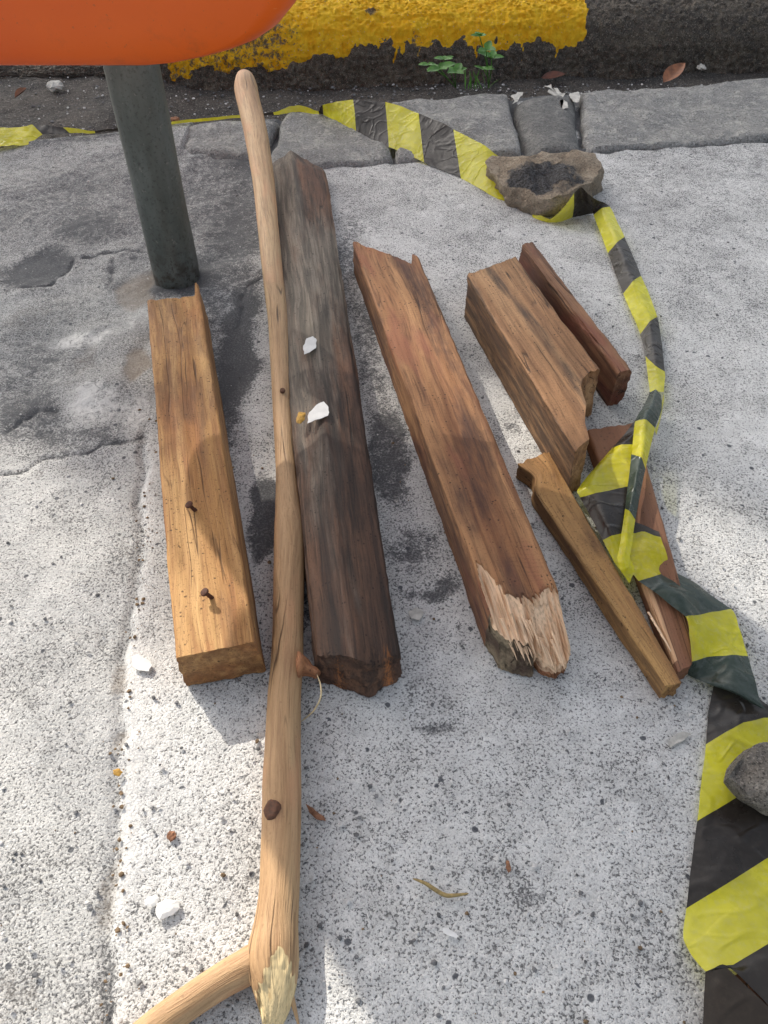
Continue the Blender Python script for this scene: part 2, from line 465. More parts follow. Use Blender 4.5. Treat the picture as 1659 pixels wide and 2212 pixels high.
def build_pavement():
    xs = np.concatenate([np.linspace(-9, -1.3, 30)[:-1], np.arange(-1.3, -0.85, 0.012), np.arange(-0.85, 0.98, 0.0042), np.arange(0.98, 1.4, 0.012), np.linspace(1.4, 9, 30)])
    ts = np.concatenate([np.linspace(-7, -0.25, 22)[:-1], np.arange(-0.25, 0.03, 0.014), np.arange(0.03, 1.0, 0.0026)[:-1], [1.0]])
    X, T = np.meshgrid(xs, ts)
    YB = np.interp(X, EDGE_X, EDGE_Y)
    YB = YB + (vnoise(X, X * 0, 14, 3) - 0.5) * 0.02
    Y = np.where(T < 0, T, T * YB)
    Y = np.where(X < -2, np.minimum(Y, YB), Y)
    wx = X + (vnoise(X, Y, 22, 11, 5) - 0.5) * 0.040
    wy = Y + (vnoise(X, Y, 22, 12, 5) - 0.5) * 0.040
    W = (wx, wy)
    left_line = [(420, 560), (360, 760), (312, 960), (300, 1100), (290, 1300), (268, 1420), (258, 1560), (244, 1800), (232, 2000), (226, 2212), (222, 2600)]
    lx = np.array([P(*p)[0] for p in left_line]); ly = np.array([P(*p)[1] for p in left_line])
    seamx = np.interp(Y, ly[::-1], lx[::-1])
    leftm = np.clip((seamx - X) / 0.006 + 0.5, 0, 1)
    far_left = np.clip((P(600, 700)[0] - X) / 0.12, 0, 1) * np.clip((Y - 0.62) / 0.15, 0, 1)
    leftm = np.maximum(leftm, far_left)
    leftm = leftm * (0.55 + 0.75 * far_left) * (0.7 + 0.6 * vnoise(X, Y, 11, 61, 4))
    Z = (vnoise(X, Y, 3.0, 1, 3) - 0.5) * 0.010 + (vnoise(X, Y, 60, 2, 3) - 0.5) * 0.0016
    Z += leftm * ((vnoise(X, Y, 9, 4, 4) - 0.5) * 0.020) * np.clip((Y - 0.25) / 0.4, 0.25, 1)
    Z = Z * np.clip(1.25 - np.abs(X) * 0.2, 0.3, 1)
    dark = 0.10 * vnoise(X, Y, 6, 5); white = np.zeros_like(X); brown = np.zeros_like(X)
    # the joint: groove and pale strip beside it
    wob = (vnoise(X, Y, 26, 6, 4) - 0.5) * 0.016
    d = np.abs(X - seamx + wob)
    act = np.clip((0.72 - Y) / 0.08, 0, 1)
    Z -= 0.0040 * np.exp(-(d / 0.0035) ** 2) * act
    dark += 0.45 * np.exp(-(d / 0.0035) ** 2) * act * (0.4 + 0.8 * vnoise(X, Y, 30, 8))
    ws = np.clip(1 - np.abs((X - seamx + wob) - 0.010) / (0.004 + 0.014 * vnoise(X * 0, Y, 14, 44)), 0, 1) * act
    white += 0.8 * ws
    brown += 0.25 * np.exp(-(d / 0.010) ** 2) * act * vnoise(X, Y, 18, 9)
    # cracks
    for pts, wd, dep, am in (
        ([(310, 552), (230, 550), (157, 548), (147, 563), (145, 580), (125, 600), (100, 616), (60, 612)], 0.0020, 0.0035, 0.95),
        ([(330, 940), (262, 957), (200, 972), (150, 985), (100, 978), (50, 1003), (0, 1015), (-60, 1030)], 0.0020, 0.0030, 0.8),
        ([(120, 880), (70, 875), (40, 905), (0, 930)], 0.0022, 0.003, 0.6),
        ([(560, 600), (535, 625), (520, 660), (528, 700), (505, 740)], 0.0020, 0.0030, 0.7),
        ([(252, 565), (256, 585), (248, 620)], 0.003, 0.003, 0.5),
        ([(240, 1360), (200, 1420), (185, 1440)], 0.002, 0.002, 0.4),
    ):
        dd = px_dist(W, pts)
        br_ = 0.25 + 1.1 * vnoise(X, Y, 70, 71, 3)
        Z -= dep * br_ * np.exp(-(dd / wd) ** 2)
        dark += am * br_ * np.exp(-(dd / (wd * 1.3)) ** 2)
    for pts in ([(1102, 190), (1132, 335)], [(1250, 188), (1262, 330)], [(838, 212), (855, 350)], [(606, 238), (572, 345)], [(1790, 150), (1814, 290)], [(560, 372), (700, 362), (860, 348), (1130, 334), (1262, 328), (1640, 302), (1820, 290)]):
        dd = px_dist(W, pts)
        dark += 1.2 * np.clip(1.6 - dd / 0.010, 0, 1); Z -= 0.004 * np.clip(1.3 - dd / 0.008, 0, 1)
    yf = np.interp(X, [P(*q)[0] for q in ((392, 330), (568, 340), (858, 344), (1264, 324), (1810, 288))], [P(*q)[1] for q in ((392, 330), (568, 340), (858, 344), (1264, 324), (1810, 288))])
    Z -= 0.012 * np.clip((Y - yf - 0.012) / 0.015, 0, 1) * (X > P(400, 300)[0]) * (T < 2)
    dark += 0.16 * np.clip((Y - 0.75) / 0.5, 0, 1) + 0.13 * np.clip((Y - 0.62) / 0.12, 0, 1) * np.clip((-0.1 - X) / 0.15, 0, 1)
    # stains, wear and dirt, plus shade painted between block and branch
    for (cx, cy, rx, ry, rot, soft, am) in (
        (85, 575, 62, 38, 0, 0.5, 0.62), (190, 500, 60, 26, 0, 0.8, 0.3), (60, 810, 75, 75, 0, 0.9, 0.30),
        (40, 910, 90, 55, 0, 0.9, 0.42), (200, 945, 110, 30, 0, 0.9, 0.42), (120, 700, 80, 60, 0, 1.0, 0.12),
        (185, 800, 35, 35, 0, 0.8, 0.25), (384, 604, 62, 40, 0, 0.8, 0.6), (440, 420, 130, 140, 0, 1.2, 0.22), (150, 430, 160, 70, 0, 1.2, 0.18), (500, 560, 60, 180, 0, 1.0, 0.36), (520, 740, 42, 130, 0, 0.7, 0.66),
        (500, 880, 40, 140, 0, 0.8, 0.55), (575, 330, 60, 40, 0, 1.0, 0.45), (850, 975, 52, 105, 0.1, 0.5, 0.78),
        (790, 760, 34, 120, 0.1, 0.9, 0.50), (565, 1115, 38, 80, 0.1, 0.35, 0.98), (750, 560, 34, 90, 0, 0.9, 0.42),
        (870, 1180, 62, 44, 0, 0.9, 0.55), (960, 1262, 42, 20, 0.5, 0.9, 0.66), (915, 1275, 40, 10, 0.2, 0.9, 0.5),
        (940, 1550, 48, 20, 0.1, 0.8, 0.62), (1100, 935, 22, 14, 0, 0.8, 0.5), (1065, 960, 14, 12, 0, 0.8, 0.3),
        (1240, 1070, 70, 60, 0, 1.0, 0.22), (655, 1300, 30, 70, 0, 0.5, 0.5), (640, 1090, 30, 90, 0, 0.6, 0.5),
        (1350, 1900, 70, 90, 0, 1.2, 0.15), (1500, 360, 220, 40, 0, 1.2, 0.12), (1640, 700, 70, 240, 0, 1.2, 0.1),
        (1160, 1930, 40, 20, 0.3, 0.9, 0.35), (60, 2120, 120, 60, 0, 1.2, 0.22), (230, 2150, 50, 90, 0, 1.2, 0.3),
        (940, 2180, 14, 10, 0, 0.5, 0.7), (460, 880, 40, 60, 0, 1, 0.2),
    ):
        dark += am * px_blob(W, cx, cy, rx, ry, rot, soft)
    for (cx, cy, rx, ry, am, dz) in ((303, 628, 40, 46, 0.72, -0.004), (302, 795, 28, 44, 0.8, -0.003), (190, 770, 25, 50, 0.4, -0.003),
                             (262, 1590, 32, 26, 0.5, -0.002), (255, 1860, 22, 160, 0.35, 0), (40, 2150, 80, 70, 0.35, 0),
                             (65, 690, 60, 25, 0.35, 0), (250, 1450, 26, 30, 0.45, 0), (1250, 640, 60, 60, 0.25, 0), (1210, 480, 60, 14, 0.6, 0),
                             (150, 1015, 80, 30, 0.3, 0), (1560, 560, 90, 90, 0.15, 0), (740, 1720, 40, 20, 0.2, 0)):
        b = px_blob(W, cx, cy, rx, ry, 0, 0.5)
        brown += am * b; Z += dz * b
    for (cx, cy, rx, ry, am) in ((200, 870, 70, 34, 0.75), (160, 735, 70, 18, 0.7), (285, 690, 36, 28, 0.5), (300, 900, 34, 60, 0.6), (230, 770, 40, 60, 0.3),
                             (290, 600, 40, 22, 0.3), (300, 1400, 30, 40, 0.8), (330, 1440, 60, 40, 0.3), (400, 1550, 120, 90, 0.25), (300, 1700, 50, 180, 0.3),
                             (1280, 1900, 90, 80, 0.35), (1180, 1420, 50, 70, 0.15), (790, 1250, 60, 60, 0.25), (760, 1330, 60, 100, 0.3), (610, 330, 60, 30, 0.3), (520, 1200, 30, 120, 0.35)):
        white += am * px_blob(W, cx, cy, rx, ry, 0, 1.0)
    # hollow worn into the far left of the slab
    hb = px_blob(W, 440, 450, 130, 150, 0, 0.6)
    Z -= 0.006 * hb
    Z -= 0.003 * px_blob(W, 85, 575, 62, 38, 0, 0.5)
    # surface sinks slightly where the dark mask is strong
    Z -= 0.0015 * np.clip(dark - 0.3, 0, 1)
    dark += 1.0 * np.clip((T - 0.982) / 0.010, 0, 1) * np.clip((X + 0.3) / 0.2, 0.25, 1)
    ny, nx = X.shape
    # skirt down the far edge
    X = np.vstack([X, X[-1:], X[-1:]]); Y = np.vstack([Y, Y[-1:] + 0.006, Y[-1:] + 0.012]); Z = np.vstack([Z, Z[-1:] - 0.012, Z[-1:] - 0.14])
    def ext(A): return np.vstack([A, A[-1:], A[-1:]])
    dark = ext(dark); dark[-1] = 0.9; dark[-2] = 0.5
    white, brown, leftm = ext(white), ext(brown), ext(leftm)
    ny += 2
    V = np.stack([X, Y, Z], -1).reshape(-1, 3)
    idx = np.arange(ny * nx).reshape(ny, nx)
    F = np.stack([idx[:-1, :-1], idx[:-1, 1:], idx[1:, 1:], idx[1:, :-1]], -1).reshape(-1, 4)
    me = bpy.data.meshes.new('pavement')
    me.vertices.add(len(V)); me.vertices.foreach_set('co', V.ravel())
    me.loops.add(F.size); me.loops.foreach_set('vertex_index', F.ravel().astype(np.int32))
    me.polygons.add(len(F)); me.polygons.foreach_set('loop_start', np.arange(0, F.size, 4, dtype=np.int32))
    me.update(calc_edges=True)
    me.polygons.foreach_set('use_smooth', np.ones(len(F), dtype=bool))
    for n, A in (('dark', dark), ('white', white), ('brown', brown), ('left', leftm)):
        a = me.attributes.new(n, 'FLOAT', 'POINT'); a.data.foreach_set('value', A.ravel().astype(np.float32))
    me.materials.append(M_CONC)
    o = bpy.data.objects.new('pavement', me); scn.collection.objects.link(o)
    tag(o, kind='structure')
    return o

build_pavement()

def grid_obj(name, X, Y, Z, mat, attrs=None, kind=None, parent=None):
    ny, nx = X.shape
    V = np.stack([X, Y, Z], -1).reshape(-1, 3)
    idx = np.arange(ny * nx).reshape(ny, nx)
    F = np.stack([idx[:-1, :-1], idx[:-1, 1:], idx[1:, 1:], idx[1:, :-1]], -1).reshape(-1, 4)
    at = {k: v.ravel() for k, v in attrs.items()} if attrs else None
    o = mesh_obj(name, V.tolist(), F.tolist(), mat, parent, True, at)
    if kind: o['kind'] = kind
    return o

# gutter between pavement and painted kerb, and the road beyond
gx = np.concatenate([np.linspace(-9, -1.3, 12)[:-1], np.arange(-1.3, 1.4, 0.012), np.linspace(1.4, 9, 12)])
gt = np.linspace(0, 1, 60)
GX, GT = np.meshgrid(gx, gt)
EB = np.interp(GX, EDGE_X, EDGE_Y) - 0.05
GY = EB + (2.25 + np.clip(-GX - 2, 0, 9) * 0.0 - EB) * GT
GZ = -0.045 + (vnoise(GX, GY, 7, 21) - 0.5) * 0.018 + (vnoise(GX, GY, 60, 22) - 0.5) * 0.006
GZ += 0.030 * np.clip((-0.42 - GX) / 0.15, 0, 1)
grid_obj('gutter', GX, GY, GZ, M_GUTTER, kind='structure')
rx_ = np.linspace(-60, 60, 40); ry_ = np.linspace(2.2, 90, 30)
RX, RY = np.meshgrid(rx_, ry_)
grid_obj('road', RX, RY, RX * 0 - 0.06, M_ROAD, kind='structure')
bx_, by_ = np.meshgrid(np.linspace(-60, 60, 12), np.linspace(-60, 2.3, 12))
grid_obj('ground', bx_, by_, bx_ * 0 - 0.16, M_ROAD, kind='structure')

# ------------------------------------------------------------------ painted kerb behind the gutter
def kerb_front(x):
    return np.interp(x, [-9, -0.46, 0.0, 0.9, 9], [1.55, 1.935, 1.972, 2.05, 2.6])

def build_kerb():
    xs = np.concatenate([np.linspace(-9, -1.0, 12)[:-1], np.arange(-1.0, 1.35, 0.0035), np.linspace(1.35, 9, 12)])
    prof = [(-0.03, -0.09), (-0.012, -0.05), (0.000, -0.02), (0.006, 0.012), (0.014, 0.040), (0.030, 0.066), (0.058, 0.083), (0.10, 0.091), (0.2, 0.095), (0.42, 0.098), (0.5, 0.085), (0.52, -0.09)]
    s = [0]
    for a, b in zip(prof[:-1], prof[1:]):
        s.append(s[-1] + math.dist(a, b))
    ss = np.concatenate([np.arange(0, 0.42, 0.0035), np.linspace(0.43, s[-1], 20)])
    X, S = np.meshgrid(xs, ss)
    D = np.interp(S, s, [p[0] for p in prof]); Zp = np.interp(S, s, [p[1] for p in prof])
    n1 = np.abs(vnoise(X, S, 80, 31, 4) - 0.5) * 1.3 - 0.3 + 0.8 * (vnoise(X, S, 170, 36, 2) - 0.5)
    n2 = vnoise(X, S, 9, 32, 3) - 0.5
    # left of the post the kerb is broken down to a low remnant
    lowf = np.clip((-0.50 - X) / 0.10, 0, 1)
    Zp = Zp * (1 - lowf * 0.8) - 0.012 * lowf
    amp = 0.011 + 0.009 * (S < 0.11)
    Y = kerb_front(X) + D - n1 * amp - n2 * 0.02 + np.clip((X-0.40)/0.1,0,1)*0.012
    Z = Zp + n1 * 0.008 + n2 * 0.006
    # paint: bounded below by a wavering line with drips
    line = 0.014 + (vnoise(X, S, 34, 33, 5) - 0.5) * 0.055 + np.interp(X, [-0.5, -0.3, -0.1, 0.05, 0.4], [-0.035, -0.020, 0.010, 0.026, 0.014])
    drip = np.zeros_like(X)
    r = random.Random(3)
    for i in range(12):
        xd = r.uniform(-0.10, 0.50) if i < 9 else r.uniform(-0.4, 0.5)
        wd = r.uniform(0.0015, 0.0035); ln = r.uniform(0.006, 0.038) * (0.3 if xd < 0.0 else 1)
        drip = np.maximum(drip, ln * np.clip(1.3 - np.abs(X - xd - 0.004*np.sin(S*90+i)) / wd, 0, 1))
    lim = line - drip
    paint = np.clip((Zp - lim) / 0.008 + 0.5, 0, 1)
    rb = 0.465 + (vnoise(X, S, 18, 35, 3) - 0.5) * 0.05 + (S-0.1)*0.0
    paint *= np.clip((rb - X) / 0.006 + 0.5, 0, 1)
    paint *= np.clip((X + 0.50) / 0.02, 0, 1)
    Z += paint * 0.002
    wear = 0.12 + 0.5 * np.clip((-0.15 - X) / 0.1, 0, 1) * np.clip(1 - np.abs(D - 0.03) / 0.08, 0, 1)
    for (px, py, rr) in ((660, 60, 0.05), (900, 40, 0.028), (800, 20, 0.02)):
        c = P(px, py, 0.09)
        wear = wear + 0.6 * np.clip(1.3 - np.hypot(X - c.x, Y - c.y) / rr, 0, 1)
    grid_obj('painted_kerb', X, Y, Z, M_PAINTKERB, {'paint': paint, 'wear': wear}, kind='structure')

build_kerb()

# ------------------------------------------------------------------ solid lattices (timbers, stones)
def lattice(nx, ny, nz_, fn):
    """outer faces of an nx*ny*nz box; fn(a,b,c) -> position (a,b,c in 0..1) plus extras"""
    ids = {}; V = []; F = []; abc = []
    def vid(i, j, k):
        key = (i, j, k)
        if key not in ids:
            ids[key] = len(V)
            a, b, c = i / nx, j / ny, k / nz_
            V.append(fn(a, b, c)); abc.append((a, b, c))
        return ids[key]
    for i in range(nx):
        for j in range(ny):
            F.append((vid(i, j, 0), vid(i, j + 1, 0), vid(i + 1, j + 1, 0), vid(i + 1, j, 0)))
            F.append((vid(i, j, nz_), vid(i + 1, j, nz_), vid(i + 1, j + 1, nz_), vid(i, j + 1, nz_)))
    for i in range(nx):
        for k in range(nz_):
            F.append((vid(i, 0, k), vid(i + 1, 0, k), vid(i + 1, 0, k + 1), vid(i, 0, k + 1)))
            F.append((vid(i, ny, k), vid(i, ny, k + 1), vid(i + 1, ny, k + 1), vid(i + 1, ny, k)))
    for j in range(ny):
        for k in range(nz_):
            F.append((vid(0, j, k), vid(0, j, k + 1), vid(0, j + 1, k + 1), vid(0, j + 1, k)))
            F.append((vid(nx, j, k), vid(nx, j + 1, k), vid(nx, j + 1, k + 1), vid(nx, j, k + 1)))
    return V, F, abc

def ease(t, e):
    """spread grid lines towards both ends so edges stay tight"""
    s = t * t * (3 - 2 * t)
    return t * (1 - e) + s * e

def timber(name, corners, zt, mat, n=(110, 22, 12), a0=None, a1=None, height=None, chamfer=0.0025, rough=0.0007,
           fresh=None, grey=None, stain=None, zb=0.0, section=None, parent=None, bow=None, off=(0, 0), extra=None, enddark=0.0, endgrey=None, sidedark=0.0):
    """corners: picture points of the top face (back-left, back-right, front-right, front-left)"""
    BL, BR, FR, FL = [P(*c, zt if not isinstance(zt, (list, tuple)) else zt[i]) for i, c in enumerate(corners)]
    L = ((FL - BL).length + (FR - BR).length) / 2
    Wd = ((BR - BL).length + (FR - FL).length) / 2
    sd_ = sum(map(ord, name)) * 0.37 + corners[0][0] * 0.01
    def fn(a, b, c):
        bb, cc = ease(b, 0.55), ease(c, 0.5)
        A0 = a0(bb, cc) if a0 else 0.0
        A1 = a1(bb, cc) if a1 else 1.0
        aa = A0 + (A1 - A0) * ease(a, 0.35)
        top = BL.lerp(BR, bb).lerp(FL.lerp(FR, bb), aa)
        zt_ = top.z
        if height:
            zt_ = height(aa, bb, zt_)
        if section:
            zt_ = section(aa, bb, zt_)
        z = zb + (zt_ - zb) * cc
        p = Vector((top.x, top.y, z))
        # chamfer
        eb = min(bb, 1 - bb) * Wd; ec = min(cc, 1 - cc) * (zt_ - zb); ea = min(a, 1 - a) * L
        across = (BR - BL).normalized(); along = (FL - BL).normalized()
        ch = chamfer * (0.6 + 0.8 * abs(nz(aa * L * 30, sd_, bb)))
        if eb < ch and ec < ch:
            q = (ch - max(eb, ec)) * 0.55
            p += across * (q if bb < 0.5 else -q)
            p.z += q if cc < 0.5 else -q
        # surface unevenness
        g = nz(aa * L * 9, bb * 6 + sd_, cc * 6) * rough * 2.2 + nz(aa * L * 55, bb * Wd * 260, cc * 12 + sd_) * rough
        if c == 1: p.z += g
        if b == 0: p -= across * g
        if b == 1: p += across * g
        if a == 0: p -= along * g * 1.5
        if a == 1: p += along * g * 1.5
        if bow:
            p += Vector(bow(aa, bb))
        if extra:
            p = extra(aa, bb, cc, p)
        return p, (aa * L, bb * Wd, cc * max(0.02, zt_ - zb)), aa, bb, cc
    V, F, abc = lattice(*n, fn)
    pts = [v[0] for v in V]
    gc = [v[1] for v in V]
    at = {'fresh': [fresh(v[2], v[3], v[4], r[0]) if fresh else 0.0 for v, r in zip(V, abc)],
          'grey': [(grey(v[2], v[3], v[4]) if grey else 0.0) + (endgrey(v[3], v[4]) if endgrey and r[0] == 1 else 0.0) for v, r in zip(V, abc)],
          'stain': [(stain(v[2], v[3], v[4]) if stain else 0.0) + (enddark if r[0] == 1 and r[2] < 1 else 0) + (sidedark if r[2] < 1 and r[1] in (0, 1) else 0) for v, r in zip(V, abc)]}  # front end and side faces darkened as a whole
    cx = sum((p for p in pts), Vector()) / len(pts)
    org = Vector((cx.x, cx.y, zb))
    if parent is None:
        me_pts = [p - org for p in pts]
        o = mesh_obj(name, me_pts, F, mat, None, True, at, gc)
        o.location = org
        bpy.context.view_layer.update()
    else:
        o = mesh_obj(name, pts, F, mat, parent, True, at, gc)
    m = o.modifiers.new('edge', 'EDGE_SPLIT'); m.split_angle = math.radians(42)
    return o

def spike(name, p0, p1, r0, mat, parent, flat=0.5, sides=6, bend=0.0, r1=0.0002, segs=5, fresh=1.0):
    """a pointed splinter from p0 to p1"""
    p0, p1 = Vector(p0), Vector(p1)
    d = (p1 - p0); L = d.length; d.normalize()
    s = d.cross(Vector((0, 0, 1))).normalized(); u = s.cross(d).normalized()
    V = []; F = []; gc = []
    for i in range(segs + 1):
        t = i / segs
        r = r0 * (1 - t) ** 0.7 + r1
        c = p0 + d * L * t + u * bend * math.sin(t * 3.1)
        for j in range(sides):
            an = 2 * math.pi * j / sides
            q = s * math.cos(an) * r + u * math.sin(an) * r * flat
            V.append(c + q); gc.append((t * L + p0.x, q.dot(s) + p0.x, q.dot(u) + p0.y))
    for i in range(segs):
        for j in range(sides):
            F.append((i * sides + j, i * sides + (j + 1) % sides, (i + 1) * sides + (j + 1) % sides, (i + 1) * sides + j))
    F.append(tuple(range(sides))[::-1]); F.append(tuple(segs * sides + j for j in range(sides)))
    return mesh_obj(name, V, F, mat, parent, True, {'fresh': [fresh] * len(V)}, gc)

# ---- kerb stones (pieces of the kerb along the pavement edge)
kerb_root = empty('kerb', P(1000, 260, 0)); kerb_root['kind'] = 'structure'
def kerb_stone(corners, zt, mat, rnd=0.012, lumps=0.010, sd=0.0):
    BL, BR, FR, FL = [P(*c, zt) for c in corners]
    Ln = (FR - FL).length; Wn = (BL - FL).length
    def fn(a, b, c):
        aa, bb, cc = ease(a, 0.6), ease(b, 0.6), ease(c, 0.4)
        e0 = nz(aa * Ln * 13 + sd, 3.1) * lumps * 0.9; e1 = nz(aa * Ln * 13 + sd, 7.7) * lumps * 1.3
        p = FL.lerp(FR, aa).lerp(BL.lerp(BR, aa), bb)
        ac = (BL - FL).normalized(); al = (FR - FL).normalized()
        p += ac * (e1 * bb - e0 * (1 - bb)) + al * nz(bb * 5 + sd, aa * 2, 1.3) * lumps * 0.5
        x = min(aa, 1 - aa) * Ln; y = (1 - bb) * Wn; yf = bb * Wn
        drop = 0.0
        for q, rr in ((x, rnd), (y, rnd * 2.0), (yf, rnd * 0.6)):
            if q < rr: drop += (1 - math.sqrt(max(0, 1 - (1 - q / rr) ** 2))) * rr * 0.9
        lum = nz(p.x * 14 + sd, p.y * 14, 2.0) * 0.008 + nz(p.x * 45, p.y * 45, sd) * 0.0035 + nz(p.x*120,p.y*120,sd)*0.0008
        top = zt + 0.002 - drop + lum
        z = -0.12 + (top + 0.12) * cc
        if b == 1: p += ac * (nz(p.x * 20, cc * 3, sd) * 0.006)
        return Vector((p.x, p.y, z))
    V, F, _ = lattice(max(14, int(Ln / 0.008)), 26, 9, fn)
    o = mesh_obj('kerb_stone', V, F, mat, kerb_root, True)
    m = o.modifiers.new('edge', 'EDGE_SPLIT'); m.split_angle = math.radians(60)
    return o
kerb_stone([(610, 240), (835, 219), (850, 345), (575, 372)], 0.006, M_KERBSTONE, 0.02, 0.016, 1.0)
kerb_stone([(390, 262), (603, 241), (568, 340), (392, 330)], 0.003, M_KERBSTONE, 0.02, 0.014, 5.0)
kerb_stone([(842, 215), (1098, 196), (1128, 330), (858, 344)], 0.008, M_KERBSTONE, 0.012, 0.008, 2.0)
cs = kerb_stone([(1106, 196), (1248, 184), (1258, 324), (1136, 332)], 0.014, M_KERBSTONE_DARK, 0.034, 0.008, 3.0)
kerb_stone([(1252, 196), (1790, 152), (1810, 288), (1264, 324)], 0.006, M_KERBSTONE, 0.014, 0.010, 4.0)
kerb_stone([(1796, 152), (2500, 100), (2500, 240), (1816, 288)], 0.006, M_KERBSTONE, 0.014, 0.010, 6.0)

def blob_sheet(name, outline, zf, mat, parent=None, thick=0.0008, sub=3, jit=0.15, seed=0, dome=0.0):
    """thin flake with uneven outline given in picture points; zf(x,y)-> level or a number"""
    r = random.Random(seed)
    z0 = zf if not callable(zf) else 0.0
    pts = [P(x, y, z0) for x, y in outline]
    fine = []
    n = len(pts)
    for i in range(n):
        a, b = pts[i], pts[(i + 1) % n]
        for k in range(sub):
            q = a.lerp(b, k / sub)
            q += Vector((r.uniform(-1, 1), r.uniform(-1, 1), 0)) * (b - a).length * jit / sub * (1 if k else 0.4)
            fine.append(q)
    c = sum(fine, Vector()) / len(fine)
    def lift(p, up):
        z = zf(p.x, p.y) if callable(zf) else z0
        return Vector((p.x, p.y, z + up))
    N = len(fine)
    V = [lift(p, 0) for p in fine] + [lift(p, thick) for p in fine] + [lift(c.lerp(p, 0.55), thick + dome * 0.7) for p in fine] + [lift(c, thick + dome)]
    F = []
    for i in range(N):
        j = (i + 1) % N
        F += [(i, j, N + j, N + i), (N + i, N + j, 2 * N + j, 2 * N + i), (2 * N + i, 2 * N + j, 3 * N)]
    F.append(tuple(range(N))[::-1])
    if parent is None:
        org = Vector((c.x, c.y, V[0].z))
        o = mesh_obj(name, [v - org for v in V], F, mat, None, False)
        o.location = org
        return o
    return mesh_obj(name, V, F, mat, parent, False)

M_WHITE = plain_mat('white_paint', (0.66, 0.655, 0.63), 0.7, 0.12, 60, 0.3)
M_WHITE_DIRTY = plain_mat('dirty_white_paint', (0.48, 0.465, 0.42), 0.8, 0.3, 90, 0.2)
blob_sheet('paint_splash', [(1176, 187), (1190, 184), (1206, 196), (1214, 203), (1226, 200), (1228, 234), (1212, 236), (1208, 214), (1192, 206)], 0.0125, M_WHITE_DIRTY, cs, 0.0012, 3, 0.5, 1)
blob_sheet('paint_splash', [(1230, 202), (1250, 200), (1252, 214), (1246, 222), (1232, 212)], 0.0115, M_WHITE_DIRTY, cs, 0.0012, 3, 0.5, 2)
blob_sheet('paint_splash', [(1104, 209), (1118, 200), (1128, 200), (1120, 216), (1108, 224)], 0.0115, M_WHITE_DIRTY, cs, 0.0012, 3, 0.5, 3)

# ------------------------------------------------------------------ post and litter bin
M_POST = NT('galvanised_post')
v = M_POST.obj()
pa = M_POST.noise(M_POST.mapping(v, (1, 1, 0.35)), 28.0, 5, 0.6)
pb = M_POST.noise(v, 240.0, 3, 0.6)
pc = M_POST.mix(M_POST.ramp(pa, 0.3, 0.7), (0.075, 0.086, 0.078), (0.135, 0.15, 0.14))
pc = M_POST.mix(M_POST.ramp(pb, 0.52, 0.7, 0, 0.5), pc, (0.03, 0.032, 0.028))
pc = M_POST.mix(M_POST.ramp(M_POST.noise(v, 90, 4, 0.7), 0.62, 0.7, 0, 0.55), pc, (0.22, 0.22, 0.20))
pz = M_POST.n('ShaderNodeSeparateXYZ'); M_POST.l(v, pz.inputs[0])
prz = M_POST.math('MULTIPLY', M_POST.ramp(pz.outputs['Z'], 0.05, 0.14, 1.0, 0.0), M_POST.ramp(M_POST.noise(v, 60, 5, 0.75), 0.42, 0.6))
pc = M_POST.mix(M_POST.math('MULTIPLY', prz, 0.8), pc, (0.035, 0.022, 0.014))
M_POST.color(pc); M_POST.rough(0.5); M_POST.b.inputs['Metallic'].default_value = 0.35
M_POST.bump(M_POST.math('ADD', pa, M_POST.math('MULTIPLY', pb, 0.4)), 0.0006, 0.7)

post_c = P(384, 604)
PX_, PY_ = post_c.x, post_c.y
def revolve(name, prof, cx, cy, mat, parent=None, seg=40, squash=(1, 1), wob=0.0):
    V = []; F = []
    for (r_, z) in prof:
        for j in range(seg):
            an = 2 * math.pi * j / seg
            rr = r_ * (1 + wob * nz(math.cos(an) * 2, math.sin(an) * 2, z * 12))
            V.append(Vector((cx + rr * math.cos(an) * squash[0], cy + rr * math.sin(an) * squash[1], z)))
    for i in range(len(prof) - 1):
        for j in range(seg):
            F.append((i * seg + j, i * seg + (j + 1) % seg, (i + 1) * seg + (j + 1) % seg, (i + 1) * seg + j))
    F.append(tuple(range(seg))[::-1]); F.append(tuple((len(prof) - 1) * seg + j for j in range(seg)))
    if parent is None:
        org = Vector((cx, cy, min(p[1] for p in prof)))
        o = mesh_obj(name, [p - org for p in V], F, mat); o.location = org
        return o
    return mesh_obj(name, V, F, mat, parent)
post = revolve('metal_post', [(0.0335, -0.05)] + [(0.033 + 0.0006 * nz(z * 9), z) for z in np.linspace(0.0, 1.20, 40)] + [(0.030, 1.212)], PX_, PY_, M_POST.m, None, 40, (1, 1), 0.02)
tag(post, 'round grey galvanised post rising behind the orange bin', 'post')

M_BIN = NT('orange_plastic')
v = M_BIN.obj()
oa = M_BIN.noise(v, 3.5, 3, 0.5)
oc = M_BIN.mix(M_BIN.ramp(oa, 0.3, 0.7), (0.62, 0.085, 0.004), (0.72, 0.12, 0.007))
scr = M_BIN.ramp(M_BIN.noise(M_BIN.mapping(v, (4, 60, 160), rot=(0, 0.12, 0)), 1.0, 2), 0.70, 0.74, 0, 0.35)
oc = M_BIN.mix(scr, oc, (0.75, 0.35, 0.15))
gr_ = M_BIN.ramp(M_BIN.noise(v, 16.0, 6, 0.75), 0.55, 0.75, 0, 0.35)
oc = M_BIN.mix(gr_, oc, (0.30, 0.075, 0.02))
oc = M_BIN.mix(M_BIN.ramp(M_BIN.noise(v, 260.0, 2), 0.68, 0.74, 0, 0.4), oc, (0.22, 0.08, 0.035))
M_BIN.color(oc); M_BIN.rough(M_BIN.ramp(oa, 0.3, 0.7, 0.38, 0.5)); M_BIN.spec(0.45)
M_BIN.bump(M_BIN.noise(v, 120, 3), 0.0003, 0.5)
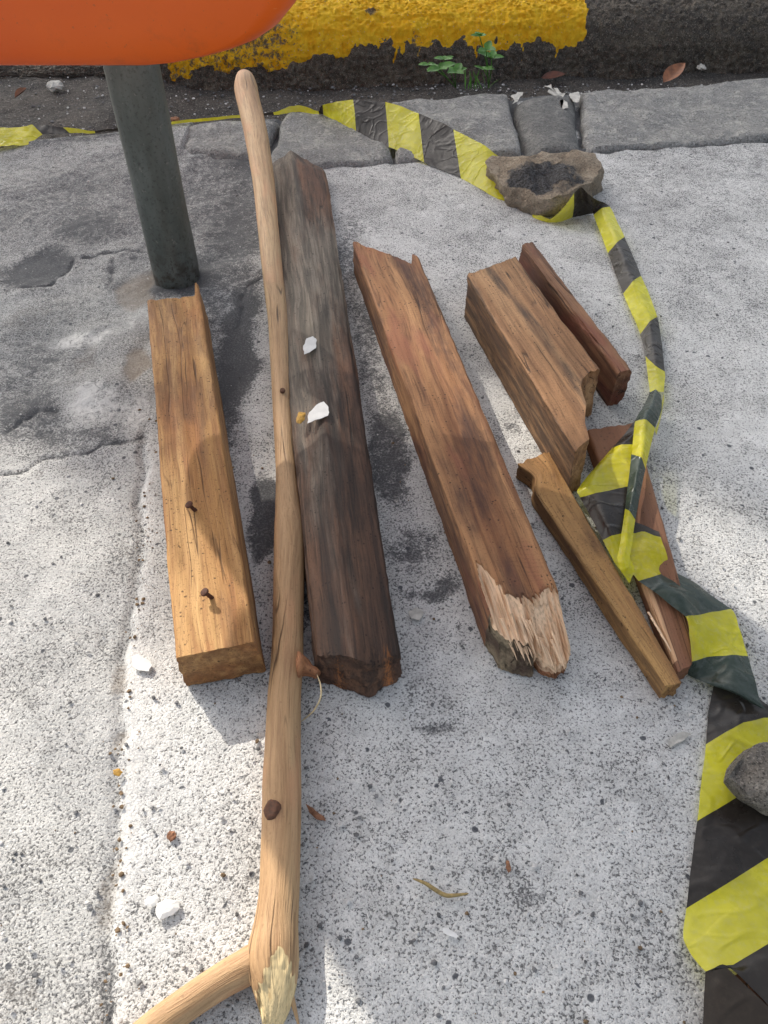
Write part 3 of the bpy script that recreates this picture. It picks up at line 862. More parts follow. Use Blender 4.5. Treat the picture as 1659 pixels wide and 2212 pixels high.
M_BINDARK = plain_mat('dark_plastic', (0.03, 0.03, 0.032), 0.6, 0.2, 50)

BCX = -0.275
def rr_section(cx, cy, hx, hy, r, z, n=10):
    pts = []
    for (sx, sy, a0) in ((1, 1, 0), (-1, 1, 90), (-1, -1, 180), (1, -1, 270)):
        for k in range(n + 1):
            an = math.radians(a0 + 90 * k / n)
            pts.append(Vector((cx + sx * (hx - r) + r * math.cos(an), cy + sy * (hy - r) + r * math.sin(an), z)))
    return pts
def loft(name, rings, mat, parent, cap=True, smooth=True):
    n = len(rings[0]); V = [p for r in rings for p in r]; F = []
    for i in range(len(rings) - 1):
        for j in range(n):
            F.append((i * n + j, i * n + (j + 1) % n, (i + 1) * n + (j + 1) % n, (i + 1) * n + j))
    if cap:
        F.append(tuple(range(n))[::-1]); F.append(tuple((len(rings) - 1) * n + j for j in range(n)))
    return mesh_obj(name, V, F, mat, parent, smooth)
bin_root = empty('litter_bin', (BCX, 0.90, 0.33))
tag(bin_root, 'orange plastic litter bin with rounded corners hung on the grey post', 'litter bin')
# body: seen from the front it is a rounded rectangle, swelling forwards as it rises
rings = []
ZB = 0.335
for (dz, xr, xl, yf) in ((0.0, -0.235, -0.440, 0.868), (0.0012, -0.215, -0.452, 0.863), (0.004, -0.195, -0.462, 0.859), (0.010, -0.168, -0.468, 0.854), (0.016, -0.146, -0.472, 0.851), (0.024, -0.124, -0.475, 0.848),
                     (0.036, -0.104, -0.477, 0.845), (0.055, -0.085, -0.478, 0.842), (0.08, -0.074, -0.479, 0.838), (0.12, -0.070, -0.480, 0.832), (0.16, -0.069, -0.480, 0.826), (0.20, -0.068, -0.481, 0.820)):
    yb = 0.955
    rings.append(rr_section((xl + xr) / 2, (yf + yb) / 2, (xr - xl) / 2, (yb - yf) / 2, min(0.03, (yb - yf) / 2.2), ZB + dz))
loft('bin_body', rings, M_BIN.m, bin_root)
rings = []
for (z, hx, yf) in ((0.532, 0.26, 0.80), (0.536, 0.296, 0.785), (0.70, 0.30, 0.765), (0.86, 0.30, 0.76), (0.98, 0.29, 0.79), (1.05, 0.25, 0.84), (1.075, 0.14, 0.88)):
    yb = 0.957
    rings.append(rr_section(BCX, (yf + yb) / 2, hx, (yb - yf) / 2, 0.035, z))
loft('bin_hood', rings, M_BIN.m, bin_root)
slot = []
for (y, g) in ((0.7575, 0), (0.766, 0)):
    slot.append([Vector((BCX + math.copysign(abs(math.cos(t)) ** 0.4, math.cos(t)) * 0.16, y, 0.79 + math.copysign(abs(math.sin(t)) ** 0.6, math.sin(t)) * 0.045)) for t in np.linspace(0, 2 * math.pi, 40)[:-1]])
loft('slot', slot, M_BINDARK, bin_root)
for zc in (0.50, 0.90):
    revolve('clamp', [(0.037, zc - 0.02), (0.039, zc - 0.018), (0.039, zc + 0.018), (0.037, zc + 0.02)], PX_, PY_, M_BINDARK, bin_root)

# ------------------------------------------------------------------ unseen tree, added so that its crown shades the kerb side
M_BARK = stone_mat('bark', (0.12, 0.09, 0.065), (0.16, 0.125, 0.09), (0.20, 0.165, 0.125), 25, 0.5, 0.01)
M_CROWN = plain_mat('tree_leaves', (0.06, 0.12, 0.03), 0.5, 0.5, 2.0, 0.4)
TX, TY = -3.85, 8.05
tree = empty('added_shade_tree', (TX, TY, -0.06))
tag(tree, 'unseen leafy green tree added across the road to shade the kerb side', 'tree')
def limb(a, b, r0, r1):
    thin_pts = [a, a.lerp(b, 0.5) + Vector((0.08, -0.05, 0.1)), b]
    V = []; F = []; n = 8; m = 10
    for i in range(n + 1):
        t = i / n
        c = thin_pts[0].lerp(thin_pts[1], t).lerp(thin_pts[1].lerp(thin_pts[2], t), t)
        r_ = r0 + (r1 - r0) * t
        for j in range(m):
            an = 2 * math.pi * j / m
            d = (b - a).normalized(); sd_ = d.cross(Vector((0.3, 1, 0.1))).normalized(); up = sd_.cross(d)
            V.append(c + (sd_ * math.cos(an) + up * math.sin(an)) * r_ * (1 + 0.1 * nz(an, t * 5)))
    for i in range(n):
        for j in range(m):
            F.append((i * m + j, i * m + (j + 1) % m, (i + 1) * m + (j + 1) % m, (i + 1) * m + j))
    return V, F
tb = Vector((TX, TY, -0.06)); fork = Vector((TX + 0.05, TY - 0.05, 2.2))
V, F = limb(tb, fork, 0.19, 0.13)
mesh_obj('trunk', V, F, M_BARK, tree)
tr = random.Random(12)
for i in range(6):
    an = i * 1.05 + 0.3
    V, F = limb(fork - Vector((0, 0, 0.15)), Vector((TX + math.cos(an) * 1.5, TY + math.sin(an) * 1.5, 3.7 + tr.uniform(-0.3, 1.4))), 0.085, 0.02)
    mesh_obj('limb', V, F, M_BARK, tree)
LV = []; LF = []
clumps = []
while len(clumps) < 90:
    q = Vector((tr.uniform(-1, 1), tr.uniform(-1, 1), tr.uniform(-1, 1)))
    if 0.15 < q.length < 1: clumps.append(Vector((TX + q.x * 2.25, TY + q.y * 2.25, 4.2 + q.z * 1.75)))
for i in range(15000):
    c = clumps[i % 90]
    p = c + Vector((tr.gauss(0, 0.24), tr.gauss(0, 0.24), tr.gauss(0, 0.2)))
    d = Vector((tr.gauss(0, 1), tr.gauss(0, 1), tr.gauss(0, 0.6))).normalized(); e = d.cross(Vector((tr.gauss(0, 1), tr.gauss(0, 1), 1))).normalized()
    l_ = tr.uniform(0.07, 0.12); k_ = len(LV)
    LV += [p - d * l_, p + e * l_ * 0.45, p + d * l_, p - e * l_ * 0.45]; LF.append((k_, k_ + 1, k_ + 2, k_ + 3))
mesh_obj('crown', LV, LF, M_CROWN, tree, False)['kind'] = 'stuff'

# ------------------------------------------------------------------ timbers
GR = 'pieces of broken timber on the pavement'
def jag(b, c, f=14, sd=0.0):
    return nz(b * f, c * 5 + sd, sd) * 0.6 + nz(b * f * 2.7, c * 11, sd + 4) * 0.4

# 1 orange-brown block with two nails, left of the branch
t1 = timber('wood_block', [(316, 640), (430, 630), (550, 1386), (379, 1421)], 0.047, W1,
            a0=lambda b, c: (0.018 + 0.010 * jag(b, c, 9, 1)) if b < 0.91 else (0.018 - 0.060 * min(1, (b - 0.91) / 0.02) * (0.3 + 0.7 * c)),
            fresh=lambda a, b, c, ra: 0.45 if ra == 0 else (0.5 * max(0, 1 - a / 0.03) if b < 0.85 else 0.0),
            extra=lambda a, b, c, p: p + Vector((0.005 * (1 - c) * b, 0, 0)), sidedark=0.7,
            enddark=0.75, stain=lambda a, b, c: 0.36 * max(0, min(1, (0.5 - a) / 0.1)) + 0.75 * max(0, 1 - abs(b - 0.70) / 0.12) * min(1, max(0, (a - 0.4) / 0.1)) * 0.7 + 0.3 * max(0, 1 - abs(a - 0.42) / 0.08) + (0.25 if c < 0.2 else 0),  # far half: its shade is painted in along with the stain
            rough=0.0006)
tag(t1, 'orange brown wooden block with two rusty nails, left of the long branch', 'wood block', GR)
M_RUST = plain_mat('rusty_iron', (0.085, 0.035, 0.022), 0.8, 0.5, 300, 0.3, 0.0004)
M_RUSTSTAIN = plain_mat('rust_stain', (0.16, 0.062, 0.028), 0.85, 0.3, 200, 0.2)
def nail(px, py):
    base = P(px, py, 0.047)
    tip = base + Vector((-0.0055, -0.002, 0.013))
    d = (tip - base).normalized(); s = d.cross(Vector((0, 1, 0))).normalized(); u = s.cross(d)
    V = []; F = []
    prof = [(0.0021, -0.004), (0.0018, 0.0095), (0.0030, 0.0098), (0.0040, 0.0104), (0.0040, 0.0116), (0.0030, 0.0122)]
    for r_, h in prof:
        for j in range(14):
            an = 2 * math.pi * j / 14
            V.append(base + d * h + (s * math.cos(an) + u * math.sin(an)) * r_)
    for i in range(len(prof) - 1):
        for j in range(14):
            F.append((i * 14 + j, i * 14 + (j + 1) % 14, (i + 1) * 14 + (j + 1) % 14, (i + 1) * 14 + j))
    F.append(tuple((len(prof) - 1) * 14 + j for j in range(14)))
    mesh_obj('nail', V, F, M_RUST, t1)
nail(422, 1103); nail(457, 1291)

# 2 grey weathered beam with a ridge along its top
def beam_section(a, b, z):
    ridge = 0.46
    t = (b / ridge) if b < ridge else (1 - b) / (1 - ridge)
    zz = 0.029 + 0.017 * min(1, t) ** 0.9
    endf = max(0, (0.035 - a) / 0.035); endn = max(0, (a - 0.985) / 0.015)
    zz -= (0.012 * endf + 0.006 * endn) * (0.3 + abs(b - ridge))
    return zz
t2 = timber('weathered_beam', [(573, 362), (702, 362), (868, 1450), (686, 1472)], 0.022, W2, n=(150, 30, 12), chamfer=0.004,
            section=beam_section, rough=0.0011,
            a0=lambda b, c: 0.0 + 0.030 * abs(b - 0.42) * 2 - 0.03 + 0.006 * jag(b, c, 8, 2),
            a1=lambda b, c: 1.0 - 0.018 * abs(b - 0.6) * 2 + 0.008 * (1 - c) + 0.003 * jag(b, c, 8, 3),
            grey=lambda a, b, c: 0.80 - 1.2 * max(0, a - 0.5) - 0.60 * max(0, min(1, (b - 0.48) / 0.12)) * max(0, min(1, (0.30 - a) / 0.15)) - 0.42 * max(0, min(1, (b - 0.60) / 0.15)) * max(0, min(1, (a - 0.4) / 0.15)) - 0.25 * (c < 0.5),
            fresh=lambda a, b, c, ra: max(0, 0.54 - abs(b - 0.25) * 1.5) * max(0, (a - 0.95) / 0.05) + max(0, 0.54 - abs(b - 0.85) * 1.8) * max(0, (a - 0.93) / 0.07) + 0.43*max(0,1-abs(b-0.62)/0.06)*max(0,1-abs(a-0.93)/0.05),
            stain=lambda a, b, c: 0.1 + 0.25 * (a > 0.6))
tag(t2, 'long grey weathered beam with white paint chips, right of the branch', 'wood beam', GR)
def z2(px, py, z=0.047): return P(px, py, z)
def chip(pts, z, seed, mat=M_WHITE, name='paint_chip', dome=0.0):
    return blob_sheet(name, pts, z, mat, None, 0.0005, 3, 0.18, seed, dome)
c1 = chip([(655, 748), (662, 732), (676, 727), (684, 735), (683, 752), (668, 762), (656, 766)], 0.0478, 11)
tag(c1, 'small white paint chip lying highest up on the grey beam', 'paint chip')
c2 = chip([(664, 915), (668, 892), (684, 875), (700, 868), (710, 880), (709, 898), (690, 905)], 0.0492, 12)
tag(c2, 'larger white paint chip halfway down the grey beam', 'paint chip')
M_OCHRE = plain_mat('ochre_chip', (0.42, 0.24, 0.05), 0.8, 0.4, 300, 0.3)
c3 = chip([(640, 905), (646, 890), (660, 892), (659, 906), (648, 916), (641, 914)], 0.0462, 13, M_OCHRE, 'bark_chip', 0.002)
tag(c3, 'small ochre chip wedged between branch and grey beam', 'bark chip')

# 3 middle plank with the torn, pale front end
def tear(a, b):
    """how far the top is torn away near the front (0 whole .. 1 gone)"""
    edge = interp(b, [0, 0.06, 0.12, 0.30, 0.45, 0.7, 0.9, 1.0], [0.94, 0.855, 0.85, 0.895, 0.912, 0.905, 0.890, 0.90]) + 0.010 * nz(b * 26, 1.7) + 0.006 * nz(b * 60, 3.3)
    return max(0.0, (a - edge) / max(0.02, (0.965 - edge)))
def plank_height(a, b, z):
    t = tear(a, b)
    if t <= 0: return z
    fib = 0.0045 * nz(b * 34, a * 9) + 0.0030 * nz(b * 85, a * 16, 2.0)
    k_ = 0.012 if b < 0.46 else 0.024
    return max(0.014, z - 0.0025 - k_ * t ** 0.9 + fib * min(1, t * 4))
t3 = timber('broken_plank', [(762, 522), (883, 500), (1272, 1430), (1097, 1436)], 0.050, W4, n=(190, 44, 14), chamfer=0.003,
            a0=lambda b, c: interp(b, [0, 0.08, 0.2, 0.45, 0.8, 0.86, 0.9, 1.0], [0.0, 0.004, 0.03, 0.062, 0.115, 0.12, 0.080, 0.098]) + 0.006 * jag(b, c, 20, 5),
            a1=lambda b, c: interp(b, [0, 0.08, 0.2, 0.48, 0.56, 0.62, 0.75, 0.92, 1.0], [0.930, 0.945, 0.955, 0.962, 0.962, 0.972, 0.978, 0.972, 0.960]) + 0.014 * (1 - c) * (0.08 < b < 0.52) + 0.008 * jag(b, c, 26, 6),
            height=plank_height, rough=0.0006,
            endgrey=lambda b, c: 1.0 if b < 0.52 and c < 0.97 else 0.0, sidedark=0.22,
            fresh=lambda a, b, c, ra: (0.0 if (ra == 1 and b < 0.52 and c < 0.97) else 0.9 if (tear(a, b) > 0 and c > 0.62) else (0.5 if (ra == 1 and b > 0.55 and c > 0.3) else 0.0)) + (0.30 if (ra == 0) else 0),
            stain=lambda a, b, c: 0.50 * max(0, 1 - abs(b - 0.55 - 0.25 * math.sin(a * 4)) / 0.25) * (0.4 + 0.6 * math.sin(a * 7 + 0.5) ** 2) + 0.15 * (a > 0.6) + (0.2 if c < 0.9 and b < 0.1 else 0))
tag(t3, 'long brown plank in the middle with a torn pale splintered front end', 'wood plank', GR)
for i in range(46):
    bx = rng.uniform(0.30, 0.98)
    s0 = rng.uniform(0, 60)
    x0 = 1075 + 150 * bx + rng.uniform(-6, 6)
    y0 = 1330 + s0 + 10 * math.sin(bx * 9)
    zz = 0.047 - 0.017 * (s0 / 80)
    ln = rng.uniform(22, 60)
    spike('splinter', P(x0 - 36 + s0 * 0.30, y0, zz - 0.002), P(x0 - 36 + s0 * 0.30 + ln * 0.40, y0 + ln, zz - rng.uniform(0.006, 0.012)), rng.uniform(0.0006, 0.0019), W4, t3, 0.4, 6, 0.001)
# 4 short thick beam, upper right
t4 = timber('short_beam', [(1011, 594), (1115, 553), (1400, 935), (1243, 975)], 0.066, W7, n=(110, 30, 16), chamfer=0.003,
            a1=lambda b, c: interp(b, [0, 0.26, 0.33, 0.42, 0.50, 0.56, 0.64, 0.8, 1.0], [1.0, 0.965, 0.90, 0.86, 0.83, 0.76, 0.725, 0.70, 0.695]) + 0.012 * jag(b, c, 16, 7) + 0.012 * (1 - c),
            fresh=lambda a, b, c, ra: (0.36 + 0.25 * (b > 0.38 and b < 0.55 and c < 0.8)) if ra == 1 else (0.42 * max(0, 1 - abs(b - 0.72) / 0.07) * max(0, 1 - a / 0.05)),
            stain=lambda a, b, c: 0.95 * max(0, 1 - abs(b - (0.40 + 0.18 * min(1, a * 1.3))) / 0.17) * (0.5 + 0.5 * math.sin(a * 9 + 1) ** 2) + (0.14 if b < 0.05 else 0),
            rough=0.0007, sidedark=0.45)
tag(t4, 'short thick tan beam with a dark streak and broken corner, beside the dark slat', 'wood beam', GR)
for i in range(7):
    x0, y0 = 1243 + rng.uniform(-3, 6), 850 + rng.uniform(-8, 16)
    spike('splinter', P(x0, y0, 0.055), P(x0 + rng.uniform(-3, 5), y0 + rng.uniform(14, 34), 0.035), 0.0018, W9, t4, 0.5, 5, 0.001, fresh=0.6)

# 5 dark slat standing on edge
t5 = timber('narrow_slat', [(1126, 524), (1152, 520), (1366, 797), (1336, 804)], 0.056, W8, n=(110, 10, 16), chamfer=0.0035,
            a0=lambda b, c: 0.01 + 0.010 * jag(b, c, 6, 8), rough=0.0006,
            a1=lambda b, c: 1.0 - 0.015 * (1 - c) ** 2,
            stain=lambda a, b, c: 0.25 * (a < 0.35) - 0.15 * (c > 0.95))
tag(t5, 'narrow dark brown slat standing on edge right of the short tan beam', 'wood slat', GR)

# 6 tapering yellowish lath
t6 = timber('tapered_lath', [(1116, 1002), (1186, 974), (1473, 1472), (1438, 1482)], 0.022, W9, n=(130, 14, 8), chamfer=0.002,
            a0=lambda b, c: 0.0 + 0.006 * jag(b, c, 8, 9),
            bow=lambda a, b: (0.010 * math.exp(-((a - 0.07) / 0.05) ** 2) * (1 - b), 0, 0), rough=0.0007,
            sidedark=0.4, stain=lambda a, b, c: 0.40 * max(0, 1 - abs(a - 0.45) / 0.25) * b + (0.15 if b < 0.05 else 0) + (0.12 if a > 0.68 else 0))
tag(t6, 'narrow yellowish wooden lath tapering towards its front end, beside the tape', 'wood lath', GR)

# 7 flat reddish board under the tape
t7 = timber('flat_board', [(1268, 928), (1372, 914), (1516, 1426), (1462, 1452)], 0.019, W10, n=(110, 16, 6), chamfer=0.002,
            a0=lambda b, c: 0.0 + 0.004 * jag(b, c, 6, 10), a1=lambda b, c: 1.0 - 0.03 * max(0, b - 0.6) / 0.4 + 0.004 * jag(b, c, 9, 11),
            fresh=lambda a, b, c, ra: 0.8 * (b < 0.16 + 0.05 * nz(a * 30)) * (a > 0.68) * (a < 0.97) * (c > 0.5), rough=0.0006)
tag(t7, 'flat reddish brown board partly covered by the barrier tape', 'wood board', GR)
for i in range(5):
    x0, y0 = 1400 + i * 7, 1322 + i * 12
    spike('splinter', P(x0, y0, 0.021), P(x0 + 28, y0 + 50, 0.018), 0.0011, W4, t7, 0.4, 5, 0.001)

# 8 dark wood at the lower right, below the tape
t8 = timber('dark_board', [(1560, 2110), (1760, 2080), (1780, 2420), (1530, 2440)], 0.012, W8, n=(40, 12, 5), chamfer=0.002, rough=0.001)
tag(t8, 'dark brown board under the tape at the lower right corner', 'wood board', GR)

# ------------------------------------------------------------------ the long peeled branch
def catmull(pts, n):
    out = []
    P_ = [pts[0]] + list(pts) + [pts[-1]]
    for i in range(1, len(P_) - 2):
        p0, p1, p2, p3 = [np.array(q, dtype=float) for q in P_[i - 1:i + 3]]
        for k in range(n):
            t = k / n
            out.append(0.5 * ((2 * p1) + (-p0 + p2) * t + (2 * p0 - 5 * p1 + 4 * p2 - p3) * t * t + (-p0 + 3 * p1 - 3 * p2 + p3) * t ** 3))
    out.append(np.array(pts[-1], dtype=float))
    return out

def tube(name, stations, mat, parent=None, seg=28, sub=7, shape=None, freshf=None, stainf=None, end=None, lump=0.03, s_off=0.0, org=None):
    """stations: world (x, y, z, r)"""
    st = catmull(stations, sub)
    V = []; F = []; gc = []; fr = []; sn = []; s = 0.0
    nS = len(st)
    for i, q in enumerate(st):
        c = Vector(q[:3]); r = q[3]
        a = Vector(st[max(0, i - 1)][:3]); b = Vector(st[min(nS - 1, i + 1)][:3])
        d = (b - a).normalized()
        if i: s += (c - Vector(st[i - 1][:3])).length
        side = d.cross(Vector((0, 0, 1))).normalized(); up = side.cross(d).normalized()
        for j in range(seg):
            an = 2 * math.pi * j / seg
            rr = r * (1 + lump * nz(math.cos(an) * 1.2, math.sin(an) * 1.2, s * 16 + s_off) + lump * 0.4 * nz(math.cos(an) * 3, math.sin(an) * 3, s * 50))
            p = c + (side * math.cos(an) + up * math.sin(an)) * rr
            if shape: p = shape(i / (nS - 1), an, s, p, c, d, side, up, r)
            V.append(p); gc.append((s + s_off, r * math.cos(an), r * math.sin(an)))
            fr.append(freshf(i / (nS - 1), an, s) if freshf else 0.0)
            sn.append(stainf(i / (nS - 1), an, s, p) if stainf else 0.0)
    for i in range(nS - 1):
        for j in range(seg):
            F.append((i * seg + j, (i + 1) * seg + j, (i + 1) * seg + (j + 1) % seg, i * seg + (j + 1) % seg))
    # rounded caps
    for e, base in ((0, 0), (1, (nS - 1) * seg)):
        q = st[0] if e == 0 else st[-1]
        c = Vector(q[:3]); dd = (Vector(st[1][:3]) - c).normalized() if e == 0 else (c - Vector(st[-2][:3])).normalized()
        k = len(V)
        V.append(sum((V[base + j] for j in range(seg)), Vector()) / seg + dd * (-0.2 * q[3] if e == 0 else 0.0)); gc.append((s * e + s_off, 0, 0)); fr.append(0.0 if e == 0 else fr[-1]); sn.append(0.0)
        for j in range(seg):
            F.append((base + j, base + (j + 1) % seg, k) if e == 0 else (base + (j + 1) % seg, base + j, k))
    at = {'fresh': fr, 'stain': sn}
    if parent is None:
        org = org or Vector((st[0][0], st[0][1], 0))
        o = mesh_obj(name, [p - org for p in V], F, mat, None, True, at, gc); o.location = org
        bpy.context.view_layer.update()
        return o
    return mesh_obj(name, V, F, mat, parent, True, at, gc)

def st_px(cx, cy, w, lift=0.0):
    r = 0.015
    for _ in range(4):
        z = r + lift
        p = P(cx, cy, z)
        dist = (Vector((0, 0, CAM_H)) - p).dot(Vector((0, -CP, SP)))
        r = w / 2 * dist / FPX
    p = P(cx, cy, r + lift)
    return (p.x, p.y, p.z, r)

stick_px = [(529, 172, 40, 0.075), (531, 190, 50, 0.073), (536, 215, 50, 0.07), (555, 300, 50, 0.058), (570, 400, 47, 0.042), (580, 500, 45, 0.03), (590, 600, 44, 0.02),
            (602, 700, 45, 0.012), (611, 853, 47, 0.006), (619, 1003, 47, 0.002), (623, 1090, 57, 0.001), (626, 1150, 67, 0), (624, 1256, 67, 0),
            (622, 1356, 66, 0), (620, 1430, 70, 0), (614, 1506, 73, 0), (611, 1606, 77, 0), (609, 1690, 84, 0), (608, 1784, 85, 0), (604, 1909, 87, 0),
            (599, 1990, 92, 0), (597, 2050, 98, 0), (598, 2100, 94, 0), (598, 2140, 84, 0), (597, 2175, 66, 0.0), (592, 2206, 44, 0.0)]
stick_st = [st_px(*q) for q in stick_px]
FJ = P(572, 2066, 0.016)
FD = (P(430, 2150, 0.016) - P(560, 2072, 0.016)).normalized()
def facet(t, an):
    da = abs((an - 1.8 + math.pi) % (2 * math.pi) - math.pi)
    wid = 1.7 * min(1.0, max(0.0, (t - 0.845) / 0.11) ** 0.9) + 0.10 * nz(t * 60, an * 2)
    wid += 0.40 * nz(math.cos(an) * 9, t * 40) + 0.22 * nz(math.sin(an) * 25, t * 15, 3)
    return wid - da if t > 0.845 else -1.0
def stick_shape(t, an, s, p, c, d, side, up, r):
    out = (p - c).normalized()
    q = p - FJ; q.z = 0
    w = math.exp(-((q.dot(d)) / 0.019) ** 2) * max(0.0, out.dot(FD)) ** 1.5
    if (p - FJ).length < 0.08:
        p = p + FD * 0.0065 * w
    # torn end: a long facet split off along the fibres, widening to the tip
    if t > 0.845:
        k = (t - 0.845) / 0.155
        f = facet(t, an)
        if f > 0:
            p = p - (side * math.cos(1.8) + up * math.sin(1.8)) * r * (0.12 + 0.30 * k) * min(1, f * 3) * (0.85 + 0.25 * nz(an * 9, s * 40))
        p = p + d * 0.010 * nz(math.cos(an) * 2.5, math.sin(an) * 2.5) * k + up * 0.0010 * nz(math.cos(an) * 5, math.sin(an) * 5, s * 60) * k
    return p
KN = [(P(585, 1748, 0.034), 0.009, 0.9), (P(617, 1722, 0.035), 0.006, 0.7), (P(600, 1780, 0.034), 0.012, 0.35), (P(610, 843, 0.034), 0.006, 0.4), (P(655, 1440, 0.02), 0.02, 0.45)]
stick = tube('peeled_branch', stick_st, WST, None, 64, 14, stick_shape,
             lambda t, an, s: 0.95 * min(1, max(0, 0.5 + facet(t, an) * 5)) * (t > 0.845) + 0.6 * (t > 0.985),
             lambda t, an, s, p: sum(am * math.exp(-((p - q).length / rr) ** 2) for q, rr, am in KN))
tag(stick, 'long pale peeled tree branch with a fork at its lower end', 'branch')
# fork
fs = [st_px(600, 2050, 60, 0.004), st_px(576, 2062, 72, 0.002), st_px(550, 2078, 76, 0.0), st_px(522, 2094, 74, 0.0), st_px(486, 2114, 71, 0.0), st_px(430, 2150, 69, 0.0), st_px(360, 2200, 70, 0), st_px(290, 2256, 70, 0), st_px(200, 2330, 66, 0)]
tube('side_branch', fs, WST, stick, 28, 8, None, None, lambda t, an, s, p: 0.18 * (t < 0.3), s_off=3.0)
# short broken stub on the right
ss_ = [(P(640, 1440, 0.02).x, P(640, 1440, 0.02).y, 0.02, 0.014), (P(655, 1442, 0.018).x, P(655, 1442, 0.018).y, 0.018, 0.0095), (P(668, 1448, 0.018).x, P(668, 1448, 0.018).y, 0.018, 0.0055),
       (P(678, 1452, 0.018).x, P(678, 1452, 0.018).y, 0.018, 0.0048), (P(686, 1458, 0.018).x, P(686, 1458, 0.018).y, 0.018, 0.0040)]
WSTUB = wood_mat('stub_wood', (0.42, 0.20, 0.09), (0.34, 0.15, 0.07), (0.18, 0.07, 0.035), seed=11.0)
tube('stub', ss_, WSTUB, stick, 16, 5, None, None, lambda t, an, s, p: 0.2 * t, s_off=5.0, lump=0.35)
M_FIBRE = plain_mat('dry_fibre', (0.60, 0.48, 0.28), 0.7, 0.2, 100)
def thin(name, pts, r, mat, parent=None, seg=6, taper=True):
    st = catmull([(*q, r) for q in pts], 6)
    n = len(st)
    st = [(*q[:3], r * ((1 - 0.75 * abs(2 * i / (n - 1) - 1) ** 3) if taper else 1)) for i, q in enumerate(st)]
    V = []; F = []
    for i, q in enumerate(st):
        c = Vector(q[:3]); d = (Vector(st[min(n - 1, i + 1)][:3]) - Vector(st[max(0, i - 1)][:3])).normalized()
        sde = d.cross(Vector((0.1, 0.2, 1))).normalized(); up = sde.cross(d)
        for j in range(seg):
            an = 2 * math.pi * j / seg
            V.append(c + (sde * math.cos(an) + up * math.sin(an)) * q[3])
    for i in range(n - 1):
        for j in range(seg):
            F.append((i * seg + j, (i + 1) * seg + j, (i + 1) * seg + (j + 1) % seg, i * seg + (j + 1) % seg))
    F.append(tuple(range(seg))); F.append(tuple((n - 1) * seg + j for j in range(seg))[::-1])
    if parent is None:
        org = Vector((pts[0][0], pts[0][1], 0))
        o = mesh_obj(name, [p - org for p in V], F, mat); o.location = org; return o
    return mesh_obj(name, V, F, mat, parent)
thin('fibre', [P(684, 1455, 0.02), P(692, 1478, 0.024), P(693, 1505, 0.022), P(680, 1532, 0.012), P(664, 1548, 0.006), P(649, 1560, 0.002)], 0.0008, M_FIBRE, stick)
spike('splinter', P(568, 2120, 0.016), P(569, 2216, 0.012), 0.0032, WST, stick, 0.5, 6, 0.0, fresh=0.9)
spike('splinter', P(577, 2110, 0.020), P(582, 2196, 0.012), 0.0035, WST, stick, 0.5, 6, 0.0, fresh=0.0)
spike('splinter', P(626, 2138, 0.012), P(648, 2226, 0.006), 0.0020, WST, stick, 0.6, 6, 0.0, fresh=0.2)
spike('splinter', P(634, 2070, 0.016), P(631, 2130, 0.010), 0.0040, WST, stick, 0.5, 6, 0.0, fresh=0.7)
spike('splinter', P(604, 2060, 0.026), P(598, 2130, 0.022), 0.0040, WST, stick, 0.4, 6, 0.0, fresh=1.0)
spike('splinter', P(614, 2040, 0.027), P(612, 2105, 0.022), 0.0030, WST, stick, 0.4, 6, 0.0, fresh=1.0)
M_KNOT = plain_mat('knot', (0.11, 0.05, 0.028), 0.7, 0.4, 400, 0.3)
def knot(px, py, r, ztop):
    c = P(px, py, ztop)
    n_ = (Vector((0, 0, CAM_H)) - c).normalized() * 0.3 + Vector((-0.5 if px < 600 else 0.0, 0, 0.8)); n_.normalize()
    s = n_.cross(Vector((0, 1, 0))).normalized(); u = s.cross(n_)
    V = []; F = []
    prof = [(1.5, -1.0), (1.3, -0.12), (1.0, 0.14), (0.7, 0.10), (0.35, 0.07)]
    for q, h in prof:
        for j in range(18):
            an = 2 * math.pi * j / 18
            V.append(c + (s * math.cos(an) + u * math.sin(an) * 1.2) * r * q * (1 + 0.18 * nz(math.cos(an) * 1.3 + px, math.sin(an) * 1.3, q * 1.5)) + n_ * r * h)
    for i in range(len(prof) - 1):
        for j in range(18):
            F.append((i * 18 + j, i * 18 + (j + 1) % 18, (i + 1) * 18 + (j + 1) % 18, (i + 1) * 18 + j))
    F.append(tuple((len(prof) - 1) * 18 + j for j in range(18)))
    mesh_obj('knot', V, F, M_KNOT, stick)
knot(585, 1748, 0.0048, 0.0295)
knot(610, 842, 0.0022, 0.0355)

